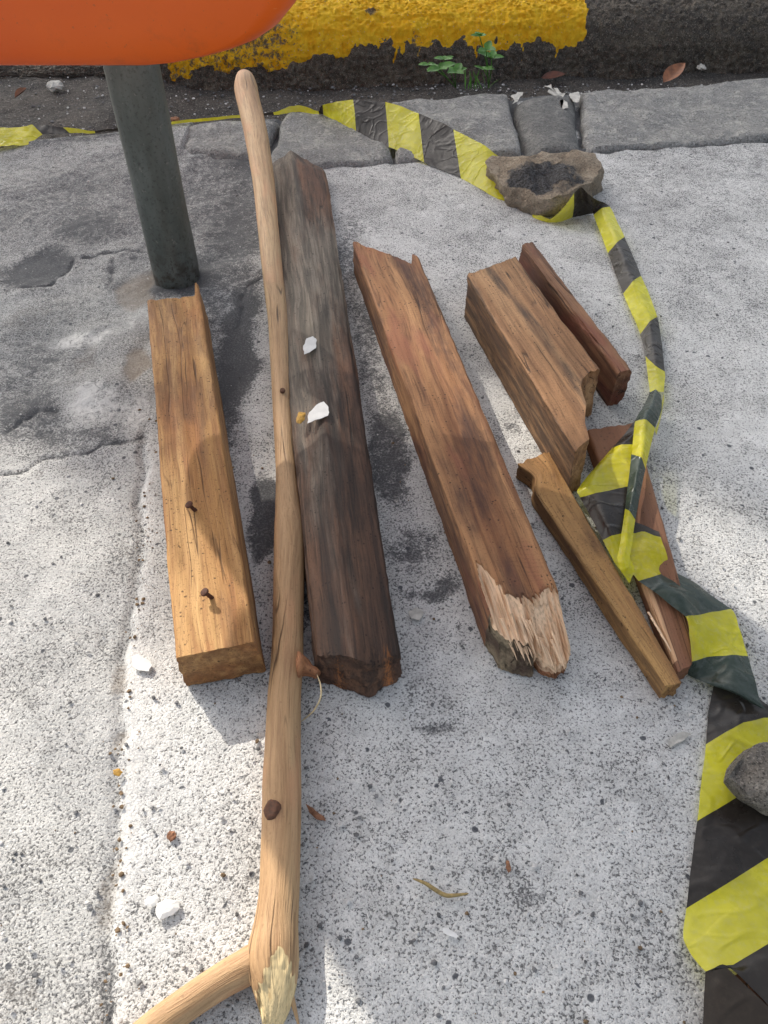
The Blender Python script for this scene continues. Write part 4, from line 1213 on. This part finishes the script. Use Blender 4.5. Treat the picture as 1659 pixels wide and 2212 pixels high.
# ------------------------------------------------------------------ rocks
def rock(name, bottom, top, zt, mat, seed=0.0, nring=9, amp=0.004, sag=0.006, charf=None, belly=0.0, m=8):
    """bottom / top: outlines in picture points (same count, same order)"""
    B = [P(*q, 0.0) for q in bottom]; T = [P(*q, zt if not isinstance(zt, list) else zt[i]) for i, q in enumerate(top)]
    def loop(L):
        return [Vector(v) for v in catmull([tuple(p) for p in L] + [tuple(L[0])], m)][:-1]
    B, T = loop(B), loop(T)
    n = len(B); cb = sum(B, Vector()) / n; ct = sum(T, Vector()) / n
    V = []; F = []; ch = []
    for i in range(nring + 1):
        t = i / nring
        for j in range(n):
            p = B[j].lerp(T[j], t)
            out = (p - cb.lerp(ct, t)); out.z = 0; out.normalize()
            p += out * belly * math.sin(math.pi * t)
            d_ = nz(p.x * 28 + seed, p.y * 28, p.z * 28) * amp + nz(p.x * 80, p.y * 80 + seed, p.z * 80) * amp * 0.45
            p += out * d_; p.z += nz(p.x * 40, p.y * 40 + seed, 7) * amp * 0.5 * t; V.append(p); ch.append((0.30 * (1 - t) + 0.12) if charf else 0.0)  # mask also paints shade on the sides, darkest at the bottom
    nin = 8
    for i in range(1, nin):
        t = i / nin
        for j in range(n):
            p = T[j].lerp(ct, t)
            p.z += -sag * math.sin(t * math.pi / 2) + nz(p.x * 32 + seed, p.y * 32, 3) * amp * 0.9 + nz(p.x * 90, p.y * 90, 3 + seed) * amp * 0.4
            V.append(p); ch.append(charf(p, t) if charf else 0.0)
    k = len(V); V.append(ct + Vector((0, 0, -sag))); ch.append(1.0 if charf else 0.0)
    R = nring + nin
    for i in range(R - 1):
        for j in range(n):
            F.append((i * n + j, i * n + (j + 1) % n, (i + 1) * n + (j + 1) % n, (i + 1) * n + j))
    for j in range(n):
        F.append(((R - 1) * n + j, (R - 1) * n + (j + 1) % n, k))
    F.append(tuple(range(n))[::-1])
    org = Vector((cb.x, cb.y, 0))
    o = mesh_obj(name, [p - org for p in V], F, mat, None, True, {'char_shade': ch}); o.location = org
    md = o.modifiers.new('edge', 'EDGE_SPLIT'); md.split_angle = math.radians(38)
    return o
cc_ = P(1175, 385, 0.05)
def charf(p, t):
    dx = (p.x - cc_.x + 0.012 + 0.030 * nz(p.x * 22, p.y * 22, 5)) / 0.085; dy = (p.y - cc_.y - 0.006 + 0.030 * nz(p.x * 22, p.y * 22, 9)) / 0.050
    return max(0.0, 1.25 - 0.95 * math.sqrt(dx * dx + dy * dy)) * (0.55 if p.x < cc_.x - 0.05 else 1)
r1 = rock('rock', [(1062, 405), (1100, 446), (1150, 468), (1205, 470), (1250, 455), (1284, 428), (1292, 392), (1250, 360), (1150, 358), (1078, 372)],
          [(1054, 372), (1092, 400), (1130, 411), (1190, 428), (1240, 412), (1282, 386), (1292, 352), (1262, 328), (1160, 336), (1070, 340)],
          [0.032, 0.036, 0.034, 0.036, 0.042, 0.046, 0.050, 0.052, 0.052, 0.044], M_ROCK, 1.0, 9, 0.014, -0.008, charf, 0.003)
tag(r1, 'brown broken rock with a black charred top holding down the tape near the kerb', 'rock')
r2 = rock('rock', [(1580, 1700), (1612, 1735), (1652, 1764), (1705, 1768), (1740, 1740), (1745, 1690), (1705, 1650), (1630, 1650)],
          [(1573, 1682), (1610, 1706), (1650, 1722), (1700, 1722), (1735, 1692), (1728, 1640), (1680, 1612), (1621, 1616)],
          0.030, M_ROCK2, 4.0, 7, 0.0065, -0.004, None, 0.004)
tag(r2, 'rough grey brown rock sitting on the tape at the right edge', 'rock')

# ------------------------------------------------------------------ barrier tape
MATS = [M_YELLOW, M_BLACK, M_GREEN, M_BROWNFILM]
tape_root = empty('barrier_tape', P(1400, 1000, 0))
tag(tape_root, 'yellow and black striped barrier tape winding from the kerb round the timber', 'barrier tape')
def tape(stations, across=9, n=8, wr=0.0010, seed=0.0, smooth=True):
    """stations: (colour of the stripe that follows, [(px,py,z) ... from one edge to the other])"""
    rows = []
    for col, pts in stations:
        w = [P(*q) for q in pts]
        seglen = [0.0]
        for a, b in zip(w[:-1], w[1:]): seglen.append(seglen[-1] + (b - a).length)
        tot = seglen[-1] or 1
        r = []
        for k in range(across + 1):
            s = tot * k / across
            x = [interp(s, seglen, [p[i] for p in w]) for i in range(3)]
            r.append(Vector(x))
        rows.append(r)
    V = []; F = []; fm = []
    K = len(rows)
    tot = 0
    for i in range(K - 1):
        nn = n
        for k in range(nn + (1 if i == K - 2 else 0)):
            t = k / nn
            row = []
            for j in range(across + 1):
                p0 = rows[max(0, i - 1)][j]; p1 = rows[i][j]; p2 = rows[i + 1][j]; p3 = rows[min(K - 1, i + 2)][j]
                lin = p1.lerp(p2, t)
                if smooth:
                    cr = 0.5 * ((2 * p1) + (-p0 + p2) * t + (2 * p0 - 5 * p1 + 4 * p2 - p3) * t * t + (-p0 + 3 * p1 - 3 * p2 + p3) * t ** 3)
                    lin = lin.lerp(cr, 0.7)
                lin = lin.copy()
                f = 1.0
                lin.z += wr * (nz(lin.x * 26 + seed, lin.y * 26, 1.0) * 1.4 + abs(nz(lin.x * 48, lin.y * 36 + seed, 2.0)) * 1.6)
                lin.z = max(lin.z, 0.0012)
                row.append(lin)
            V.append(row)
            if not (i == K - 2 and k == nn): fm.append(stations[i][0])
    nr = len(V); W = across + 1
    flat = [p for r in V for p in r]
    fmat = []
    for i in range(nr - 1):
        for j in range(across):
            F.append((i * W + j, i * W + j + 1, (i + 1) * W + j + 1, (i + 1) * W + j)); fmat.append(fm[i])
    o = mesh_obj('tape_run', flat, F, MATS, tape_root, True, None, None, fmat)
    return o
Y_, K_, G_, B_ = 0, 1, 2, 3
# along the kerb, from the left edge
tape([(Y_, [(-120, 300, 0.012), (-120, 345, 0.004)]), (Y_, [(-20, 283, 0.012), (-20, 322, 0.004)]), (Y_, [(0, 277, 0.012), (5, 318, 0.004)]), (Y_, [(50, 275, 0.015), (58, 312, 0.004)]),
      (K_, [(70, 271, 0.016), (92, 292, 0.006)]), (K_, [(100, 272, 0.014), (128, 290, 0.005)]), (Y_, [(136, 275, 0.012), (150, 288, 0.004)]), (K_, [(204, 282, 0.008), (206, 287, 0.003)]),
      (K_, [(260, 276, 0.008), (260, 282, 0.002)]), (Y_, [(360, 264, 0.010), (360, 270, 0.004)]), (Y_, [(440, 255, 0.010), (440, 262, 0.004)]), (K_, [(520, 249, 0.012), (520, 255, 0.006)]), (Y_, [(590, 242, 0.014), (592, 248, 0.008)]),
      (Y_, [(625, 231, 0.018), (628, 244, 0.008)]), (Y_, [(660, 231, 0.018), (662, 245, 0.008)]), (K_, [(688, 240, 0.014), (690, 247, 0.008)]),
      (Y_, [(697, 226, 0.03), (698.5, 248, 0.008)]), (K_, [(762.6, 215.7, 0.048), (766, 240, 0.036), (769, 283.5, 0.008)]), (Y_, [(832, 221, 0.052), (836, 262, 0.032), (840, 318, 0.007)]),
      (K_, [(904, 244.5, 0.052), (909, 290, 0.030), (916, 351, 0.006)]), (Y_, [(979, 279, 0.048), (986, 325, 0.028), (995.5, 385, 0.004)]),
      (Y_, [(1056, 322, 0.042), (1058, 370, 0.022), (1074, 429, 0.003)]), (Y_, [(1100, 360, 0.02), (1100, 390, 0.010), (1110, 436, 0.003)])], wr=0.0016, seed=1)
# out from under the charred rock, bulging over its front corner
tape([(Y_, [(1150, 455, 0.006), (1150, 470, 0.002)]), (Y_, [(1162, 462, 0.008), (1164, 476, 0.002)]), (Y_, [(1188, 473, 0.010), (1186, 481, 0.002)]), (Y_, [(1214, 452, 0.03), (1212, 478, 0.003)]),
      (K_, [(1240, 418, 0.050), (1240, 445, 0.028), (1237, 470, 0.003)]), (K_, [(1255, 405, 0.056), (1258, 435, 0.03), (1256, 466, 0.003)]), (K_, [(1270, 419, 0.050), (1272, 440, 0.03), (1277, 462, 0.004)]),
      (K_, [(1290, 434, 0.036), (1284, 450, 0.022), (1280, 463, 0.010)]), (Y_, [(1317, 447, 0.022), (1300, 450, 0.024), (1282, 465, 0.014)]),
      (K_, [(1349, 512, 0.014), (1334, 522, 0.018), (1313, 547, 0.006)]), (Y_, [(1385, 595, 0.010), (1368, 606, 0.016), (1346, 635, 0.006)]), (K_, [(1420, 684, 0.010), (1404, 694, 0.016), (1383, 722, 0.006)]),
      (Y_, [(1436, 803, 0.012), (1418, 792, 0.018), (1394, 769, 0.010)]), (Y_, [(1436, 822, 0.014), (1420, 822, 0.018), (1400, 818, 0.012)]), (Y_, [(1434, 846, 0.018), (1420, 846, 0.022), (1404, 848, 0.018)])], wr=0.0010, seed=2)
# twisted reverse side going down, narrow
tape([(Y_, [(1434, 846, 0.016), (1434, 850, 0.016)]), (Y_, [(1434, 865, 0.014), (1430, 868, 0.020)]), (Y_, [(1428, 900, 0.010), (1424, 905, 0.020)]), (Y_, [(1418, 940, 0.012), (1414, 930, 0.024)])], across=3, wr=0.0004, seed=9)
tape([(G_, [(1404, 848, 0.026), (1417, 842, 0.030), (1428, 856, 0.024)]), (G_, [(1390, 878, 0.034), (1410, 872, 0.040), (1429, 886, 0.028)]), (Y_, [(1372, 910, 0.036), (1394, 905, 0.044), (1415, 925, 0.030)]),
      (G_, [(1364, 981, 0.036), (1385, 990, 0.043), (1394, 1014, 0.034)]), (Y_, [(1350, 1099, 0.034), (1360, 1104, 0.040), (1372, 1124, 0.034)]),
      (Y_, [(1338, 1180, 0.032), (1352, 1180, 0.036), (1365, 1176, 0.032)]), (Y_, [(1333, 1206, 0.030), (1346, 1208, 0.034), (1361, 1200, 0.030)]), (Y_, [(1340, 1232, 0.028), (1352, 1228, 0.030), (1357, 1226, 0.028)])], wr=0.0008, seed=3)
# wide run beneath it
tape([(K_, [(1372, 908, 0.026), (1398, 903, 0.026)]), (K_, [(1345, 943, 0.026), (1368, 938, 0.032), (1398, 930, 0.028)]), (Y_, [(1322, 969, 0.026), (1342, 961, 0.033), (1368, 960, 0.032)]), (Y_, [(1274, 1023, 0.026), (1290, 1012, 0.034), (1361, 1010, 0.031)]),
      (Y_, [(1247, 1060, 0.024), (1275, 1050, 0.034), (1362, 1036, 0.030)]), (K_, [(1253, 1075, 0.024), (1290, 1064, 0.033), (1360, 1050, 0.030)]), (K_, [(1278, 1122, 0.025), (1300, 1110, 0.033), (1354, 1102, 0.030)]),
      (Y_, [(1302, 1167, 0.025), (1322, 1157, 0.032), (1356, 1150, 0.028)]), (Y_, [(1327, 1215, 0.024), (1340, 1205, 0.029), (1360, 1200, 0.027)]), (Y_, [(1360, 1260, 0.021), (1366, 1245, 0.023), (1372, 1235, 0.024)])], wr=0.0008, seed=4)
# broad run over the flat board to the fold
tape([(B_, [(1368, 1128, 0.0215), (1398, 1138, 0.0215), (1424, 1148, 0.0215)]), (Y_, [(1366, 1152, 0.022), (1389, 1148, 0.0225), (1427, 1161, 0.022)]), (Y_, [(1352, 1215, 0.022), (1395, 1205, 0.024), (1440, 1205, 0.018)]), (G_, [(1379, 1255, 0.023), (1415, 1246, 0.024), (1447, 1232, 0.012)]),
      (G_, [(1425, 1290, 0.024), (1462, 1284, 0.030), (1500, 1262, 0.006)]), (Y_, [(1479, 1335, 0.024), (1482, 1334, 0.028), (1530, 1325, 0.010), (1579, 1316, 0.004)]), (Y_, [(1490, 1380, 0.024), (1540, 1374, 0.016), (1597, 1366, 0.006)]),
      (G_, [(1496, 1427, 0.022), (1530, 1420, 0.014), (1575, 1416, 0.018), (1614, 1420, 0.008)]), (G_, [(1486, 1455, 0.004), (1540, 1462, 0.012), (1590, 1466, 0.018), (1628, 1466, 0.012)]),
      (G_, [(1535, 1480, 0.008), (1580, 1490, 0.016), (1612, 1495, 0.018), (1638, 1500, 0.014)]), (G_, [(1594, 1502, 0.012), (1618, 1510, 0.016), (1642, 1515, 0.016), (1648, 1522, 0.014)]), (G_, [(1644, 1529, 0.012), (1650, 1530, 0.013), (1655, 1533, 0.012)])], wr=0.0022, seed=5)
# lower run: comes back under the fold and lies towards the viewer
tape([(K_, [(1541, 1480, 0.003), (1590, 1496, 0.004), (1640, 1512, 0.005)]), (K_, [(1530, 1541, 0.003), (1590, 1533, 0.006), (1665, 1528, 0.006)]), (Y_, [(1524, 1609, 0.003), (1600, 1564, 0.008), (1648, 1552, 0.008), (1712, 1546, 0.004)]),
      (Y_, [(1515, 1690, 0.003), (1570, 1655, 0.005), (1650, 1620, 0.004), (1720, 1610, 0.003)]), (K_, [(1505, 1775, 0.003), (1597, 1719, 0.005), (1690, 1662, 0.003)]), (K_, [(1493, 1870, 0.003), (1580, 1815, 0.006), (1715, 1735, 0.004)]),
      (Y_, [(1482, 1963, 0.003), (1580, 1903, 0.007), (1659, 1853, 0.004), (1730, 1812, 0.003)]), (Y_, [(1476, 2031, 0.003), (1590, 1985, 0.010), (1735, 1910, 0.005)]), (K_, [(1524, 2099, 0.013), (1561, 2083, 0.016), (1577, 2088, 0.015), (1659, 2039, 0.012), (1740, 1995, 0.004)]),
      (K_, [(1566, 2084, 0.018), (1610, 2104, 0.018), (1680, 2085, 0.015), (1750, 2060, 0.008)]), (K_, [(1650, 2160, 0.018), (1690, 2180, 0.018), (1730, 2170, 0.015), (1780, 2150, 0.01)]), (K_, [(1740, 2270, 0.018), (1770, 2260, 0.018), (1800, 2250, 0.015), (1830, 2240, 0.01)])], wr=0.0016, seed=6)
tape([(B_, [(1524, 2099, 0.0145), (1561, 2083, 0.0165)]), (B_, [(1521, 2150, 0.0135), (1570, 2140, 0.016), (1650, 2166, 0.0175)]), (B_, [(1518, 2215, 0.0135), (1600, 2215, 0.0145), (1720, 2235, 0.017)]), (B_, [(1512, 2320, 0.013), (1640, 2330, 0.014), (1780, 2340, 0.014)])], wr=0.0010, seed=7)
M_TRIM = None

# ------------------------------------------------------------------ weeds in the gutter
M_LEAF = NT('green_leaf')
v = M_LEAF.obj()
lc = M_LEAF.mix(M_LEAF.ramp(M_LEAF.noise(v, 60, 3), 0.3, 0.7), (0.05, 0.15, 0.022), (0.12, 0.30, 0.05))
M_LEAF.color(lc); M_LEAF.rough(0.45); M_LEAF.spec(0.4)
tl = M_LEAF.n('ShaderNodeBsdfTranslucent'); M_LEAF.l(lc, tl.inputs[0])
ms = M_LEAF.n('ShaderNodeMixShader'); ms.inputs[0].default_value = 0.3
M_LEAF.l(M_LEAF.b.outputs[0], ms.inputs[1]); M_LEAF.l(tl.outputs[0], ms.inputs[2]); M_LEAF.l(ms.outputs[0], M_LEAF.out.inputs[0])
def leaf_mesh(base, tip, w, mat, parent, name='leaf', fold=0.25, droop=0.15, nrm=None, thick=0.0):
    base, tip = Vector(base), Vector(tip)
    d = tip - base; L = d.length; d.normalize()
    s = d.cross(nrm or Vector((0, -0.3, 1))).normalized(); u = s.cross(d).normalized()
    V = []; F = []; n = 9
    for i in range(n + 1):
        t = i / n
        ww = w * (math.sin(math.pi * t ** 0.8) ** 0.85) * 0.5 + 0.0002
        c = base + d * L * t - u * droop * L * t * t
        for k, q in enumerate((-1, -0.5, 0, 0.5, 1)):
            V.append(c + s * ww * q + u * (abs(q) * fold * ww + 0.0006 * nz(t * 7, q * 2)))
    for i in range(n):
        for k in range(4):
            F.append((i * 5 + k, i * 5 + k + 1, (i + 1) * 5 + k + 1, (i + 1) * 5 + k))
    if parent is None:
        o = mesh_obj(name, [p - base for p in V], F, mat); o.location = base; return o
    return mesh_obj(name, V, F, mat, parent)
def weed(root_px, tips, label, seed):
    r = random.Random(seed)
    b = P(*root_px, -0.03)
    root = empty('weed', b); tag(root, label, 'weed', 'weeds growing in the gutter')
    top = P(*tips[0], 0.06)
    for (tx, ty, z, w, ln) in [(q[0], q[1], q[2], q[3], q[4]) for q in tips[1:]]:
        hub = P(tx, ty, z)
        thin('stem', [b, b.lerp(hub, 0.5) + Vector((r.uniform(-.004, .004), -0.004, 0.003)), hub], 0.0011, M_LEAF.m, root, 6, False)
        k = 5
        a0 = r.uniform(0, 6)
        for i in range(k):
            an = a0 + i * 2 * math.pi / k + r.uniform(-0.3, 0.3)
            l = ln * r.uniform(0.55, 0.95)
            leaf_mesh(hub, hub + Vector((math.cos(an) * l, math.sin(an) * l * 0.7, l * r.uniform(-0.05, 0.55))), l * w * 1.35, M_LEAF.m, root)
weed((985, 190), [(950, 130), (950, 148, 0.05, 0.45, 0.040), (925, 140, 0.045, 0.4, 0.030), (985, 155, 0.03, 0.45, 0.032), (960, 128, 0.06, 0.4, 0.028)], 'low bushy green weed on the left in the gutter crack', 1)
weed((1055, 190), [(1040, 80), (1036, 78, 0.10, 0.4, 0.026), (1050, 108, 0.08, 0.45, 0.036), (1062, 125, 0.055, 0.4, 0.034), (1045, 150, 0.03, 0.3, 0.030)], 'taller upright green weed on the right against the yellow kerb', 2)
# grass blades between them
gr = empty('grass_tuft', P(1025, 192, -0.03)); tag(gr, 'few thin grass blades between the two gutter weeds', 'grass tuft')
for i in range(9):
    b = P(1005 + i * 6, 194, -0.02)
    leaf_mesh(b, b + Vector((rng.uniform(-0.02, 0.02), rng.uniform(-0.02, 0.01), rng.uniform(0.02, 0.045))), 0.003, M_LEAF.m, gr, 'blade', 0.2, 0.2)

# ------------------------------------------------------------------ dry leaves and litter
M_DRY = plain_mat('dry_leaf', (0.23, 0.095, 0.045), 0.6, 0.4, 70, 0.4)
M_DRYD = plain_mat('dark_dry_leaf', (0.10, 0.035, 0.022), 0.6, 0.4, 70, 0.4)
l1 = leaf_mesh(P(1433, 178, -0.008), P(1478, 142, 0.012), 0.034, M_DRY, None, 'dry_leaf', 0.5, -0.1)
tag(l1, 'brown curled dry leaf standing behind the right kerb stone', 'leaf')
l2 = leaf_mesh(P(1170, 168, -0.03), P(1222, 160, -0.02), 0.026, M_DRYD, None, 'dry_leaf', 0.3, 0.0)
tag(l2, 'dark red dry leaf in the gutter under the yellow drips', 'leaf')
l3 = leaf_mesh(P(32, 212, -0.004), P(62, 196, 0.008), 0.018, M_DRY, None, 'dry_leaf', 0.8, -0.2)
tag(l3, 'small curled pale brown leaf at the far left of the gutter', 'leaf')
l4 = leaf_mesh(P(112, 156, -0.01), P(142, 146, -0.004), 0.02, M_DRYD, None, 'dry_leaf', 0.4, 0.0)
tag(l4, 'dark red leaf just below the bin edge, left of the post', 'leaf')
def lump(name, px, py, r_, z, mat, seed, flat=0.5):
    c = P(px, py, z); V = []; F = []; n, m = 8, 12
    for i in range(n + 1):
        th = math.pi * i / n
        for j in range(m):
            ph = 2 * math.pi * j / m
            d = Vector((math.sin(th) * math.cos(ph), math.sin(th) * math.sin(ph), math.cos(th) * flat))
            V.append(d * r_ * (1 + 0.5 * nz(d.x * 2 + seed, d.y * 2, d.z * 2) + 0.3 * nz(d.x * 6, d.y * 6 + seed, 1)))
    for i in range(n):
        for j in range(m):
            F.append((i * m + j, (i + 1) * m + j, (i + 1) * m + (j + 1) % m, i * m + (j + 1) % m))
    o = mesh_obj(name, V, F, mat, None, False); o.location = c; return o
tag(lump('plaster_lump', 118, 186, 0.017, -0.004, M_WHITE_DIRTY, 1), 'pale crumbly plaster lump in the gutter left of the post', 'plaster lump')
tag(lump('plaster_lump', 1516, 145, 0.010, -0.02, M_WHITE_DIRTY, 2), 'tiny pale lump behind the kerb stone right of the dry leaf', 'plaster lump')
M_BRICKY = plain_mat('brick_crumb', (0.24, 0.12, 0.07), 0.9, 0.5, 300, 0.2)
def grouped(o, l, c, g=None): return tag(o, l, c, g)
grouped(lump('brick_crumb', 370, 1806, 0.0038, 0.002, M_BRICKY, 3, 0.4), 'reddish brown crumb on sunlit concrete left of the branch', 'crumb')
grouped(lump('brick_crumb', 378, 257, 0.009, 0.006, M_BRICKY, 4, 0.4), 'pinkish crumb on the kerb edge just right of the post', 'crumb')
grouped(chip([(284, 1418), (300, 1414), (322, 1426), (328, 1436), (322, 1450), (300, 1449), (286, 1440)], 0.003, 21), 'large white paint flake beside the joint near the nailed block', 'paint flake')
grouped(chip([(336, 1972), (340, 1952), (356, 1944), (384, 1944), (388, 1962), (372, 1978), (344, 1988)], 0.003, 22, M_WHITE, 'paint_flake', 0.002), 'white paint flake left of the fork, the bigger of two', 'paint flake')
grouped(chip([(312, 1944), (322, 1936), (344, 1938), (340, 1952), (326, 1960), (314, 1956)], 0.003, 23, M_WHITE, 'paint_flake', 0.001), 'small white paint flake left of the fork, the lesser of two', 'paint flake')
grouped(chip([(956, 2006), (966, 2004), (990, 2022), (986, 2028), (972, 2022), (958, 2016)], 0.003, 24, M_WHITE, 'paint_flake'), 'narrow white sliver on the concrete below the twig', 'paint flake')
grouped(chip([(882, 1322), (900, 1312), (916, 1322), (906, 1340), (888, 1336)], 0.002, 25, M_WHITE_DIRTY, 'paint_flake'), 'pale flake on concrete between weathered beam and broken plank', 'paint flake')
grouped(chip([(1442, 1600), (1476, 1580), (1492, 1586), (1466, 1604), (1448, 1616)], 0.002, 26, M_WHITE_DIRTY, 'paint_flake'), 'pale flake lying left of the brown stripe of tape', 'paint flake')
grouped(chip([(1092, 1874), (1094, 1858), (1100, 1860), (1104, 1880), (1098, 1886)], 0.003, 27, M_BRICKY, 'bark_chip', 0.001), 'tiny brown bark chip above and right of the twig', 'bark chip')
grouped(chip([(244, 1664), (256, 1660), (266, 1668), (258, 1678), (246, 1674)], 0.003, 28, M_OCHRE, 'bark_chip', 0.001), 'tiny ochre chip in the joint of the pavement', 'bark chip')
grouped(chip([(660, 1736), (676, 1746), (700, 1764), (704, 1774), (684, 1770), (668, 1756)], 0.002, 29, M_BRICKY, 'bark_chip', 0.001), 'flat brown bark chip right of the branch knot', 'bark chip')
tw = thin('twig', [P(892, 1898, 0.004), P(918, 1908, 0.006), P(940, 1922, 0.005), P(962, 1934, 0.004), P(984, 1934, 0.004), P(1012, 1930, 0.003)], 0.0016, plain_mat('twig_bark', (0.30, 0.22, 0.09), 0.8, 0.4, 300), None, 7)
tag(tw, 'thin bent yellow brown twig on the open concrete', 'twig')

# ------------------------------------------------------------------ grit scattered on the pavement and in the gutter
def grit(name, count, mat, area, zf, rmin, rmax, seed):
    r = np.random.RandomState(seed)
    t = (1 + 5 ** 0.5) / 2
    ico = np.array([(-1, t, 0), (1, t, 0), (-1, -t, 0), (1, -t, 0), (0, -1, t), (0, 1, t), (0, -1, -t), (0, 1, -t), (t, 0, -1), (t, 0, 1), (-t, 0, -1), (-t, 0, 1)]) / 1.9
    fc = np.array([(0, 11, 5), (0, 5, 1), (0, 1, 7), (0, 7, 10), (0, 10, 11), (1, 5, 9), (5, 11, 4), (11, 10, 2), (10, 7, 6), (7, 1, 8), (3, 9, 4), (3, 4, 2), (3, 2, 6), (3, 6, 8), (3, 8, 9), (4, 9, 5), (2, 4, 11), (6, 2, 10), (8, 6, 7), (9, 8, 1)])
    Vs = []; Fs = []
    for i in range(count):
        x, y = area(r)
        s = rmin + (rmax - rmin) * r.rand() ** 3
        V = ico * (s * (0.7 + 0.6 * r.rand(12, 1))) * np.array([1, 0.7 + 0.5 * r.rand(), 0.6])
        a = r.rand() * 6.28
        R = np.array([[math.cos(a), -math.sin(a), 0], [math.sin(a), math.cos(a), 0], [0, 0, 1]])
        Vs.append(V @ R.T + np.array([x, y, zf(x, y) + s * 0.15])); Fs.append(fc + 12 * i)
    V = np.concatenate(Vs); F = np.concatenate(Fs)
    o = mesh_obj(name, V.tolist(), F.tolist(), mat, None, False)
    o['kind'] = 'stuff'
    return o
def pave_area(r):
    y = 0.08 + 1.5 * r.rand() ** 1.4
    return r.uniform(-0.45, 0.45) * (0.6 + y), y
grit('grit', 1500, M_GRIT, pave_area, lambda x, y: 0.0005, 0.0006, 0.0022, 1)
grit('grit', 900, M_GRITL, pave_area, lambda x, y: 0.0005, 0.0006, 0.0024, 2)
def joint_area(r):
    y = 0.10 + 0.75 * r.rand()
    if r.rand() < 0.6:
        return float(np.interp(y, [0.1, 0.35, 0.5, 0.75], [-0.178, -0.222, -0.243, -0.268])) + r.randn() * 0.006, y
    return r.uniform(-0.3, 0.35), y
grit('dirt_crumbs', 420, plain_mat('brown_crumbs', (0.20, 0.14, 0.085), 0.9, 0.5, 200, 0.2), joint_area, lambda x, y: 0.0, 0.0005, 0.0022, 7)
def gut_area(r):
    x = r.uniform(-1.0, 1.1); e = np.interp(x, EDGE_X, EDGE_Y)
    return x, e + 0.02 + r.rand() * (1.95 - e)
grit('gravel', 900, M_GRITL, gut_area, lambda x, y: -0.042 + 0.030 * min(1, max(0, (-0.42 - x) / 0.15)), 0.0008, 0.0035, 3)
grit('gravel', 1200, M_GRIT, gut_area, lambda x, y: -0.042 + 0.030 * min(1, max(0, (-0.42 - x) / 0.15)), 0.001, 0.005, 4)
